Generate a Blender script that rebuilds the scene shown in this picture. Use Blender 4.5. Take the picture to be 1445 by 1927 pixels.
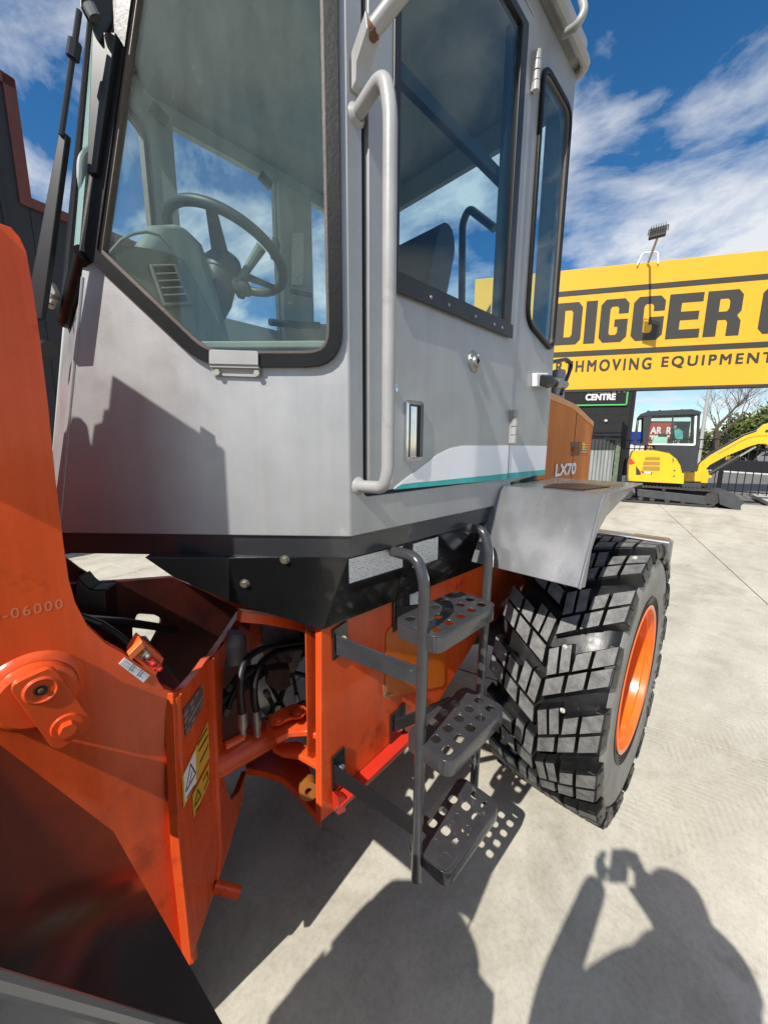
import bpy, bmesh, math, random
from mathutils import Vector, Matrix
from mathutils.geometry import tessellate_polygon

random.seed(7)
R = math.radians
for o in list(bpy.data.objects):
    bpy.data.objects.remove(o)
SC = bpy.context.scene
COL = SC.collection

# ------------------------------------------------------------------ camera
# World: x = towards the back of the loader, y = across it (away from camera), z = up.
CAM_H, CAM_HEAD, CAM_PITCH, CAM_ROLL, CAM_F = 1.705, 90 - 44.83, 9.9, 0.005, 700.0
cam_d = bpy.data.cameras.new('camera')
cam_d.sensor_fit = 'VERTICAL'
cam_d.sensor_height = 36.0
cam_d.lens = CAM_F / 1927.0 * 36.0
cam_d.clip_start = 0.01
cam_d.clip_end = 2000
cam = bpy.data.objects.new('camera', cam_d)
COL.objects.link(cam)
_A, _p = R(44.83), R(CAM_PITCH)
_right = Vector((math.sin(_A), -math.cos(_A), 0))
_fwd = Vector((math.cos(_A) * math.cos(_p), math.sin(_A) * math.cos(_p), -math.sin(_p)))
_up = _right.cross(_fwd)
_u2 = _up * math.cos(CAM_ROLL) - _right * math.sin(CAM_ROLL)
_r2 = _fwd.cross(_u2)
_m = Matrix((_r2, _u2, -_fwd)).transposed().to_4x4()
_m.translation = (0, 0, CAM_H)
cam.matrix_world = _m
SC.camera = cam

# ------------------------------------------------------------------ sky, sun, exposure
SUN_DIR = Vector((0.985, 0.145, -1.0)).normalized()          # the way the light travels
SUN_EL = math.asin(-SUN_DIR.z)
SUN_ROT = math.atan2(-SUN_DIR.x, -SUN_DIR.y)
W = bpy.data.worlds.new('World')
SC.world = W
W.use_nodes = True
nt = W.node_tree
nt.nodes.clear()
def wn(t, **k):
    n = nt.nodes.new(t)
    for a, b in k.items():
        setattr(n, a, b)
    return n
w_out = wn('ShaderNodeOutputWorld')
w_bg = wn('ShaderNodeBackground')
w_bg.inputs['Strength'].default_value = 0.095
w_sky = wn('ShaderNodeTexSky', sky_type='NISHITA', sun_disc=False, sun_elevation=SUN_EL, sun_rotation=SUN_ROT)
w_sky.altitude = 0
w_sky.air_density = 1.0
w_sky.dust_density = 0.1
w_sky.ozone_density = 2.2
w_tc = wn('ShaderNodeTexCoord')
w_sep = wn('ShaderNodeSeparateXYZ')
nt.links.new(w_tc.outputs['Generated'], w_sep.inputs[0])
def wmath(op, a, b=None):
    n = wn('ShaderNodeMath', operation=op)
    for i, v in enumerate((a, b)):
        if v is None:
            continue
        if isinstance(v, (int, float)):
            n.inputs[i].default_value = v
        else:
            nt.links.new(v, n.inputs[i])
    return n.outputs[0]
zc = wmath('ADD', wmath('MAXIMUM', w_sep.outputs[2], 0.0), 0.26)
cx = wmath('DIVIDE', w_sep.outputs[0], zc)
cy = wmath('DIVIDE', w_sep.outputs[1], zc)
w_cmb = wn('ShaderNodeCombineXYZ')
nt.links.new(cx, w_cmb.inputs[0])
nt.links.new(cy, w_cmb.inputs[1])
def wnoise(scale, detail, rough, rot, stretch, loc, dist=0.0):
    mp = wn('ShaderNodeMapping')
    mp.inputs['Rotation'].default_value = (0, 0, R(rot))
    mp.inputs['Scale'].default_value = (stretch[0], stretch[1], 1)
    mp.inputs['Location'].default_value = loc
    nt.links.new(w_cmb.outputs[0], mp.inputs[0])
    n = wn('ShaderNodeTexNoise')
    n.inputs['Scale'].default_value = scale
    n.inputs['Detail'].default_value = detail
    n.inputs['Roughness'].default_value = rough
    n.inputs['Distortion'].default_value = dist
    nt.links.new(mp.outputs[0], n.inputs['Vector'])
    return n.outputs[0]
n_big = wnoise(1.25, 3, 0.5, 20, (1, 1), (5.3, 2.2, 0))
n_fine = wnoise(3.6, 12, 0.60, 50, (1.0, 0.72), (1.3, 4.2, 0), 0.30)
n_mix = wmath('ADD', wmath('MULTIPLY', n_big, 0.60), wmath('MULTIPLY', n_fine, 0.60))
w_cr = wn('ShaderNodeValToRGB')
w_cr.color_ramp.elements[0].position = 0.548
w_cr.color_ramp.elements[0].color = (0, 0, 0, 1)
w_cr.color_ramp.elements[1].position = 0.69
w_cr.color_ramp.elements[1].color = (1, 1, 1, 1)
nt.links.new(n_mix, w_cr.inputs[0])
w_hs = wn('ShaderNodeHueSaturation')
w_hs.inputs['Saturation'].default_value = 1.34
w_hs.inputs['Value'].default_value = 1.12
nt.links.new(w_sky.outputs[0], w_hs.inputs['Color'])
w_mx = wn('ShaderNodeMixRGB')
w_mx.inputs[2].default_value = (7.8, 8.0, 8.3, 1)
nt.links.new(wmath('MULTIPLY', w_cr.outputs[0], 0.92), w_mx.inputs[0])
nt.links.new(w_hs.outputs[0], w_mx.inputs[1])
nt.links.new(w_mx.outputs[0], w_bg.inputs[0])
nt.links.new(w_bg.outputs[0], w_out.inputs[0])

sun_d = bpy.data.lights.new('sun', 'SUN')
sun_d.energy = 5.0
sun_d.angle = R(0.53)
sun_d.color = (1.0, 0.955, 0.89)
sun = bpy.data.objects.new('sun', sun_d)
COL.objects.link(sun)
sun.rotation_euler = SUN_DIR.to_track_quat('-Z', 'Y').to_euler()
sun.location = (-10, -3, 14)
SC.view_settings.view_transform = 'Standard'
SC.view_settings.look = 'None'
SC.view_settings.exposure = 0.24
SC.view_settings.gamma = 1.0
SC.view_settings.use_curve_mapping = False
SC.render.resolution_x, SC.render.resolution_y = 767, 1024

# ------------------------------------------------------------------ measuring the photograph
# a direction measured in the photograph, cut by a real plane of the machine, gives a point in metres
O = Vector((0, 0, CAM_H))
def ray(px, py):
    dx, dy = px - 722.5, py - 963.5
    a = (dx * math.cos(CAM_ROLL) + dy * math.sin(CAM_ROLL)) / CAM_F
    b = (-dx * math.sin(CAM_ROLL) + dy * math.cos(CAM_ROLL)) / CAM_F
    s, c = math.sin(_p), math.cos(_p)
    Yv, Zv = c - b * s, -s - b * c
    return Vector((a * math.sin(_A) + Yv * math.cos(_A), -a * math.cos(_A) + Yv * math.sin(_A), Zv))
def PY(px, py, y):
    d = ray(px, py); return O + d * (y / d.y)
def PX(px, py, x):
    d = ray(px, py); return O + d * (x / d.x)
def PZ(px, py, z):
    d = ray(px, py); return O + d * ((z - CAM_H) / d.z)
def PP(px, py, P, n):
    d = ray(px, py); return O + d * ((Vector(P) - O).dot(n) / d.dot(n))
# chamfered front-left wall of the cab: corner CP, running CD, facing CN
CP = Vector((.603, .72, 1.476))
CD = Vector((-.521, .561, 0)).normalized()
CN = Vector((-CD.y, CD.x, 0))
def PC(px, py, off=0):
    return PP(px, py, CP + CN * off, CN)
def CQ(d, z, off=0):
    v = CP + CD * d + CN * off; v.z = z; return v
def cdz(px, py):
    v = PC(px, py); return ((v - CP).dot(CD), v.z)

# ------------------------------------------------------------------ mesh builder
def rnd(pts, r, n=4):
    """round the corners of a 2-D outline; r may be one radius or a list"""
    out = []
    N = len(pts)
    for i in range(N):
        p = Vector(pts[i][:2]); a = Vector(pts[i - 1][:2]); b = Vector(pts[(i + 1) % N][:2])
        rr = r[i] if isinstance(r, (list, tuple)) else r
        if rr <= 0:
            out.append((p.x, p.y)); continue
        da, db = (a - p), (b - p)
        la, lb = da.length, db.length
        k = min(rr, la * .49, lb * .49)
        s, e = p + da / la * k, p + db / lb * k
        for j in range(n + 1):
            t = j / n
            q = s * (1 - t) ** 2 + p * 2 * t * (1 - t) + e * t * t
            out.append((q.x, q.y))
    return out
def circ(cx_, cy_, r, n=16, ry=None):
    return [(cx_ + r * math.cos(2 * math.pi * i / n), cy_ + (ry or r) * math.sin(2 * math.pi * i / n)) for i in range(n)]

def fill_loops(loops):
    bm = bmesh.new()
    ed = []
    for l in loops:
        vs = [bm.verts.new(q) for q in l]
        for i in range(len(vs)):
            ed.append(bm.edges.new((vs[i], vs[(i + 1) % len(vs)])))
    bm.verts.index_update()
    a = loops[0]
    nrm = Vector((0, 0, 0))
    for i in range(len(a)):
        nrm += a[i - 1].cross(a[i])
    bmesh.ops.triangle_fill(bm, edges=ed, use_beauty=True, use_dissolve=False, normal=nrm.normalized())
    out = [tuple(v.index for v in f.verts) for f in bm.faces]
    bm.free()
    return out

class G:
    def __init__(self):
        self.v = []; self.f = []
    def add(self, vs, fs):
        k = len(self.v)
        self.v += [tuple(x) for x in vs]
        self.f += [tuple(i + k for i in q) for q in fs]
        return self
    def slab(self, pts, vec, holes=()):
        pts = [Vector(q) for q in pts]; holes = [[Vector(q) for q in h] for h in holes]
        vec = Vector(vec)
        loops = [pts] + holes
        flat = [q for l in loops for q in l]
        n = len(flat)
        if holes:
            tris = fill_loops(loops)
        elif len(pts) > 4:
            tris = tessellate_polygon(loops)
        else:
            tris = [tuple(range(len(pts)))]
        fs = [tuple(t) for t in tris] + [tuple(i + n for i in reversed(t)) for t in tris]
        k = 0
        for l in loops:
            m = len(l)
            for i in range(m):
                j = (i + 1) % m
                fs.append((k + i, k + j, k + j + n, k + i + n))
            k += m
        return self.add(flat + [q + vec for q in flat], fs)
    def box(self, x0, x1, y0, y1, z0, z1):
        return self.slab([(x0, y0, z0), (x1, y0, z0), (x1, y1, z0), (x0, y1, z0)], (0, 0, z1 - z0))
    def obox(self, c, ax, ay, az):
        c, ax, ay, az = map(Vector, (c, ax, ay, az))
        return self.slab([c - ax - ay - az, c + ax - ay - az, c + ax + ay - az, c - ax + ay - az], az * 2)
    def tube(self, pts, r, n=12, closed=False):
        pts = [Vector(q) for q in pts]
        m = len(pts)
        rs = r if isinstance(r, (list, tuple)) else [r] * m
        tang = []
        for i in range(m):
            if closed:
                t = pts[(i + 1) % m] - pts[i - 1]
            else:
                t = pts[min(i + 1, m - 1)] - pts[max(i - 1, 0)]
            tang.append(t.normalized())
        ref = Vector((0, 0, 1)) if abs(tang[0].z) < .9 else Vector((1, 0, 0))
        u = tang[0].cross(ref).normalized()
        vs, fs = [], []
        for i in range(m):
            u = (u - tang[i] * u.dot(tang[i])).normalized()
            w = tang[i].cross(u)
            for j in range(n):
                a = 2 * math.pi * j / n
                vs.append(pts[i] + (u * math.cos(a) + w * math.sin(a)) * rs[i])
        for i in range(m if closed else m - 1):
            for j in range(n):
                a, b = i * n + j, i * n + (j + 1) % n
                c_, d_ = ((i + 1) % m) * n + (j + 1) % n, ((i + 1) % m) * n + j
                fs.append((a, b, c_, d_))
        if not closed:
            fs.append(tuple(range(n))[::-1])
            fs.append(tuple((m - 1) * n + j for j in range(n)))
        return self.add(vs, fs)
    def cyl(self, p0, p1, r, r2=None, n=16):
        return self.tube([p0, p1], [r, r if r2 is None else r2], n)
    def lathe(self, prof, c, axis=(0, 1, 0), n=48, a0=0, a1=2 * math.pi):
        """prof: (radius, distance along axis)"""
        c = Vector(c); ax = Vector(axis).normalized()
        u = ax.orthogonal().normalized(); w = ax.cross(u)
        full = abs(a1 - a0 - 2 * math.pi) < 1e-6
        cnt = n if full else n + 1
        m = len(prof); vs, fs = [], []
        for i in range(cnt):
            a = a0 + (a1 - a0) * i / n
            d = u * math.cos(a) + w * math.sin(a)
            for (r, h) in prof:
                vs.append(c + ax * h + d * r)
        for i in range(n):
            k, l = i * m, ((i + 1) % cnt) * m
            for j in range(m - 1):
                fs.append((k + j, k + j + 1, l + j + 1, l + j))
        return self.add(vs, fs)
    def mesh(self, name, smooth=35):
        me = bpy.data.meshes.new(name)
        bm = bmesh.new()
        vv = [bm.verts.new(q) for q in self.v]
        for q in self.f:
            q2 = []
            for i in q:
                if vv[i] not in q2:
                    q2.append(vv[i])
            if len(q2) > 2:
                try:
                    bm.faces.new(q2)
                except ValueError:
                    pass
        bmesh.ops.remove_doubles(bm, verts=bm.verts, dist=1e-6)
        bmesh.ops.recalc_face_normals(bm, faces=bm.faces)
        bm.to_mesh(me); bm.free()
        if smooth:
            me.shade_smooth()
            me.set_sharp_from_angle(angle=R(smooth))
        return me
    def build(self, name, mat, parent=None, bevel=0, smooth=35, seg=2):
        o = bpy.data.objects.new(name, self.mesh(name, smooth))
        o.data.materials.append(mat)
        COL.objects.link(o)
        if parent is not None:
            o.parent = parent
            if parent.type == 'EMPTY' and parent.get('world_parts'):
                o.location = -parent.location
        if bevel:
            b = o.modifiers.new('bevel', 'BEVEL')
            b.width = bevel; b.segments = seg; b.limit_method = 'ANGLE'; b.angle_limit = R(40)
            b.harden_normals = True
        return o

def tag(o, label=None, cat=None, group=None, kind=None):
    if label: o['label'] = label
    if cat: o['category'] = cat
    if group: o['group'] = group
    if kind: o['kind'] = kind
    return o
def empty(name, loc, label=None, cat=None, group=None, rz=0, world_parts=False):
    o = bpy.data.objects.new(name, None)
    COL.objects.link(o)
    o.location = loc; o.rotation_euler = (0, 0, rz); o.empty_display_size = .2
    if world_parts: o['world_parts'] = 1
    return tag(o, label, cat, group)
def copy_tree(o, parent=None):
    c = o.copy(); COL.objects.link(c); c.parent = parent
    for ch in list(o.children):
        copy_tree(ch, c)
    return c
def bend(p, r=.05, n=6):
    """polyline with rounded corners"""
    p = [Vector(q) for q in p]
    out = [p[0]]
    for i in range(1, len(p) - 1):
        a, b, c = p[i - 1], p[i], p[i + 1]
        k = min(r, (a - b).length * .49, (c - b).length * .49)
        s, e = b + (a - b).normalized() * k, b + (c - b).normalized() * k
        for j in range(n + 1):
            t = j / n
            out.append(s * (1 - t) ** 2 + b * 2 * t * (1 - t) + e * t * t)
    out.append(p[-1])
    return out
def text_mesh(body, size, depth, bold=0.0, spacing=1.0, shear=0.0):
    cu = bpy.data.curves.new('t', 'FONT')
    cu.body = body; cu.size = size; cu.extrude = depth; cu.offset = bold; cu.space_character = spacing; cu.shear = shear
    cu.align_x = 'LEFT'
    ob = bpy.data.objects.new('t', cu)
    COL.objects.link(ob)
    bpy.context.view_layer.update()
    me = bpy.data.meshes.new_from_object(ob.evaluated_get(bpy.context.evaluated_depsgraph_get()))
    bpy.data.objects.remove(ob); bpy.data.curves.remove(cu)
    return me
def put_text(name, body, origin, ux, uy, mat, parent, width=None, height=None, size=1, depth=.001, bold=0.0, spacing=1.0, shear=0.0, fat=0.0):
    """flat lettering: lower-left corner at origin, running along ux, rising along uy; scaled to width x height"""
    me = text_mesh(body, 1.0, 0.0, bold, spacing, shear)
    xs = [q.co.x for q in me.vertices]; ys = [q.co.y for q in me.vertices]
    if not xs:
        return None
    x0, x1, y0, y1 = min(xs), max(xs), min(ys), max(ys)
    sx = (width / (x1 - x0)) if width else None
    sy = (height / (y1 - y0)) if height else None
    if sx is None: sx = sy
    if sy is None: sy = sx
    ux, uy, origin = Vector(ux).normalized(), Vector(uy).normalized(), Vector(origin)
    nz = ux.cross(uy)
    for q in me.vertices:
        c = q.co
        q.co = origin + ux * ((c.x - x0) * sx) + uy * ((c.y - y0) * sy) + nz * depth
    if fat:
        base = [v.co.copy() for v in me.vertices]; fcs = [tuple(p.vertices) for p in me.polygons]
        vs, fs = [], []
        for k, (fx_, fy_) in enumerate(((0, 0), (1, 0), (0, 1), (1, 1))):
            i0 = len(vs)
            vs += [c + ux * (fat * fx_) + uy * (fat * fy_) + nz * (.0006 * k * max(1, fat * 60)) for c in base]
            fs += [tuple(i + i0 for i in f) for f in fcs]
        me = bpy.data.meshes.new(name); me.from_pydata([tuple(v) for v in vs], [], fs)
    me.materials.clear(); me.materials.append(mat)
    o = bpy.data.objects.new(name, me)
    COL.objects.link(o)
    if parent is not None:
        o.parent = parent
        if parent.type == 'EMPTY' and parent.get('world_parts'):
            o.location = -parent.location
    return o

# ------------------------------------------------------------------ materials
def mat(name, col, rough=.5, metal=0.0, var=0.0, vscale=6.0, col2=None, bump=0.0, bscale=60.0, coat=0.0,
        speck=None, speck_scale=30.0, speck_amt=.0, emis=None, rvar=0.0, stretch=(1, 1, 1), coat_rough=.08, streak=0):
    m = bpy.data.materials.new(name)
    m.use_nodes = True
    t = m.node_tree; b = t.nodes['Principled BSDF']
    b.inputs['Roughness'].default_value = rough
    b.inputs['Metallic'].default_value = metal
    b.inputs['Coat Weight'].default_value = coat
    b.inputs['Coat Roughness'].default_value = coat_rough
    b.inputs['Base Color'].default_value = (*col, 1)
    tc = t.nodes.new('ShaderNodeTexCoord')
    mp = t.nodes.new('ShaderNodeMapping'); mp.inputs['Scale'].default_value = stretch
    t.links.new(tc.outputs['Object'], mp.inputs[0])
    def noise(s, d=6, r=.6):
        n = t.nodes.new('ShaderNodeTexNoise')
        n.inputs['Scale'].default_value = s; n.inputs['Detail'].default_value = d; n.inputs['Roughness'].default_value = r
        t.links.new(mp.outputs[0], n.inputs['Vector'])
        return n
    cur = None
    if var or col2:
        n = noise(vscale)
        cr = t.nodes.new('ShaderNodeValToRGB')
        c2 = col2 or tuple(max(0, c * (1 - var)) for c in col)
        cr.color_ramp.elements[0].position = .32; cr.color_ramp.elements[0].color = (*c2, 1)
        cr.color_ramp.elements[1].position = .66; cr.color_ramp.elements[1].color = (*col, 1)
        t.links.new(n.outputs[0], cr.inputs[0])
        cur = cr.outputs[0]
    if speck:
        n = noise(speck_scale, 8, .7)
        cr = t.nodes.new('ShaderNodeValToRGB')
        cr.color_ramp.elements[0].position = .60 - speck_amt * .2; cr.color_ramp.elements[0].color = (0, 0, 0, 1)
        cr.color_ramp.elements[1].position = .72 - speck_amt * .2; cr.color_ramp.elements[1].color = (1, 1, 1, 1)
        t.links.new(n.outputs[0], cr.inputs[0])
        mx = t.nodes.new('ShaderNodeMixRGB')
        t.links.new(cr.outputs[0], mx.inputs[0])
        if cur: t.links.new(cur, mx.inputs[1])
        else: mx.inputs[1].default_value = (*col, 1)
        mx.inputs[2].default_value = (*speck, 1)
        cur = mx.outputs[0]
    if streak:
        mp2 = t.nodes.new('ShaderNodeMapping'); mp2.inputs['Scale'].default_value = (16, 16, .8)
        t.links.new(tc.outputs['Object'], mp2.inputs[0])
        n = t.nodes.new('ShaderNodeTexNoise'); n.inputs['Scale'].default_value = 1.6; n.inputs['Detail'].default_value = 7; n.inputs['Roughness'].default_value = .65
        t.links.new(mp2.outputs[0], n.inputs['Vector'])
        cr = t.nodes.new('ShaderNodeValToRGB')
        k = 1 - streak
        cr.color_ramp.elements[0].position = .36; cr.color_ramp.elements[0].color = (k, k, k * .985, 1)
        cr.color_ramp.elements[1].position = .58; cr.color_ramp.elements[1].color = (1, 1, 1, 1)
        t.links.new(n.outputs[0], cr.inputs[0])
        mx = t.nodes.new('ShaderNodeMixRGB'); mx.blend_type = 'MULTIPLY'; mx.inputs[0].default_value = 1
        if cur: t.links.new(cur, mx.inputs[1])
        else: mx.inputs[1].default_value = (*col, 1)
        t.links.new(cr.outputs[0], mx.inputs[2]); cur = mx.outputs[0]
    if cur: t.links.new(cur, b.inputs['Base Color'])
    if rvar:
        n = noise(vscale * 1.7, 5)
        mr = t.nodes.new('ShaderNodeMapRange')
        mr.inputs[1].default_value = .3; mr.inputs[2].default_value = .7
        mr.inputs[3].default_value = max(.02, rough - rvar); mr.inputs[4].default_value = min(1, rough + rvar)
        t.links.new(n.outputs[0], mr.inputs[0]); t.links.new(mr.outputs[0], b.inputs['Roughness'])
    if bump:
        n = noise(bscale, 3)
        bp = t.nodes.new('ShaderNodeBump'); bp.inputs['Strength'].default_value = bump; bp.inputs['Distance'].default_value = .004
        t.links.new(n.outputs[0], bp.inputs['Height']); t.links.new(bp.outputs[0], b.inputs['Normal'])
    if emis:
        b.inputs['Emission Color'].default_value = (*col, 1); b.inputs['Emission Strength'].default_value = emis
    return m

def glass(name, tint, dust=.05, dust_col=(.6, .68, .62), scale=6.0, refl=1.0, streak=(1, 1, 1), dust2=0.0):
    """thin sheet of window glass with dust on it"""
    m = bpy.data.materials.new(name)
    m.use_nodes = True
    t = m.node_tree; t.nodes.clear()
    out = t.nodes.new('ShaderNodeOutputMaterial')
    tr = t.nodes.new('ShaderNodeBsdfTransparent'); tr.inputs[0].default_value = (*tint, 1)
    gl = t.nodes.new('ShaderNodeBsdfGlossy'); gl.inputs['Roughness'].default_value = .02
    lw = t.nodes.new('ShaderNodeLayerWeight'); lw.inputs[0].default_value = .5
    pw = t.nodes.new('ShaderNodeMath'); pw.operation = 'POWER'; pw.inputs[1].default_value = 4.5
    t.links.new(lw.outputs['Facing'], pw.inputs[0])
    ma = t.nodes.new('ShaderNodeMath'); ma.operation = 'MULTIPLY_ADD'; ma.inputs[1].default_value = .75; ma.inputs[2].default_value = .035
    t.links.new(pw.outputs[0], ma.inputs[0])
    mu = t.nodes.new('ShaderNodeMath'); mu.operation = 'MULTIPLY'; mu.inputs[1].default_value = refl
    t.links.new(ma.outputs[0], mu.inputs[0])
    m1 = t.nodes.new('ShaderNodeMixShader')
    t.links.new(mu.outputs[0], m1.inputs[0]); t.links.new(tr.outputs[0], m1.inputs[1]); t.links.new(gl.outputs[0], m1.inputs[2])
    df = t.nodes.new('ShaderNodeBsdfDiffuse'); df.inputs[0].default_value = (*dust_col, 1)
    tc = t.nodes.new('ShaderNodeTexCoord'); mp = t.nodes.new('ShaderNodeMapping'); mp.inputs['Scale'].default_value = streak
    t.links.new(tc.outputs['Object'], mp.inputs[0])
    n1 = t.nodes.new('ShaderNodeTexNoise'); n1.inputs['Scale'].default_value = scale; n1.inputs['Detail'].default_value = 8; n1.inputs['Roughness'].default_value = .7
    n2 = t.nodes.new('ShaderNodeTexNoise'); n2.inputs['Scale'].default_value = 130; n2.inputs['Detail'].default_value = 2
    t.links.new(mp.outputs[0], n1.inputs['Vector']); t.links.new(tc.outputs['Object'], n2.inputs['Vector'])
    mr = t.nodes.new('ShaderNodeMapRange'); mr.inputs[1].default_value = .35; mr.inputs[2].default_value = .75
    mr.inputs[3].default_value = dust * .35; mr.inputs[4].default_value = dust * 1.9
    t.links.new(n1.outputs[0], mr.inputs[0])
    mr2 = t.nodes.new('ShaderNodeMapRange'); mr2.inputs[1].default_value = .66; mr2.inputs[2].default_value = .74
    mr2.inputs[3].default_value = 0; mr2.inputs[4].default_value = dust2
    t.links.new(n2.outputs[0], mr2.inputs[0])
    ad = t.nodes.new('ShaderNodeMath'); ad.operation = 'ADD'
    t.links.new(mr.outputs[0], ad.inputs[0]); t.links.new(mr2.outputs[0], ad.inputs[1])
    m2 = t.nodes.new('ShaderNodeMixShader')
    t.links.new(ad.outputs[0], m2.inputs[0]); t.links.new(m1.outputs[0], m2.inputs[1]); t.links.new(df.outputs[0], m2.inputs[2])
    t.links.new(m2.outputs[0], out.inputs[0])
    return m

def print_mat(name, paper, ink, rows, words, rough=.4, seed=0, u=(1, 0, 0), v=(0, 0, 1), cover=.55):
    """sticker printed with rows of tiny characters: rows / words per metre along v / u"""
    m = mat(name, paper, rough)
    t = m.node_tree; b = t.nodes['Principled BSDF']
    tc = t.nodes.new('ShaderNodeTexCoord')
    def dot(vec, k):
        d = t.nodes.new('ShaderNodeVectorMath'); d.operation = 'DOT_PRODUCT'
        t.links.new(tc.outputs['Object'], d.inputs[0]); d.inputs[1].default_value = tuple(c * k for c in vec)
        return d.outputs['Value']
    uu, vv = dot(u, words), dot(v, rows)
    def fl(x):
        n = t.nodes.new('ShaderNodeMath'); n.operation = 'FLOOR'; t.links.new(x, n.inputs[0]); return n.outputs[0]
    def fr(x):
        n = t.nodes.new('ShaderNodeMath'); n.operation = 'FRACT'; t.links.new(x, n.inputs[0]); return n.outputs[0]
    cmb = t.nodes.new('ShaderNodeCombineXYZ'); t.links.new(fl(uu), cmb.inputs[0]); t.links.new(fl(vv), cmb.inputs[1]); cmb.inputs[2].default_value = seed
    wn_ = t.nodes.new('ShaderNodeTexWhiteNoise'); wn_.noise_dimensions = '3D'; t.links.new(cmb.outputs[0], wn_.inputs['Vector'])
    lt = t.nodes.new('ShaderNodeMath'); lt.operation = 'LESS_THAN'; lt.inputs[1].default_value = cover + .25
    t.links.new(wn_.outputs[0], lt.inputs[0])
    rw = t.nodes.new('ShaderNodeMath'); rw.operation = 'LESS_THAN'; rw.inputs[1].default_value = cover
    t.links.new(fr(vv), rw.inputs[0])
    mu = t.nodes.new('ShaderNodeMath'); mu.operation = 'MULTIPLY'; t.links.new(lt.outputs[0], mu.inputs[0]); t.links.new(rw.outputs[0], mu.inputs[1])
    mx = t.nodes.new('ShaderNodeMixRGB'); t.links.new(mu.outputs[0], mx.inputs[0])
    mx.inputs[1].default_value = (*paper, 1); mx.inputs[2].default_value = (*ink, 1)
    t.links.new(mx.outputs[0], b.inputs['Base Color'])
    return m

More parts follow.
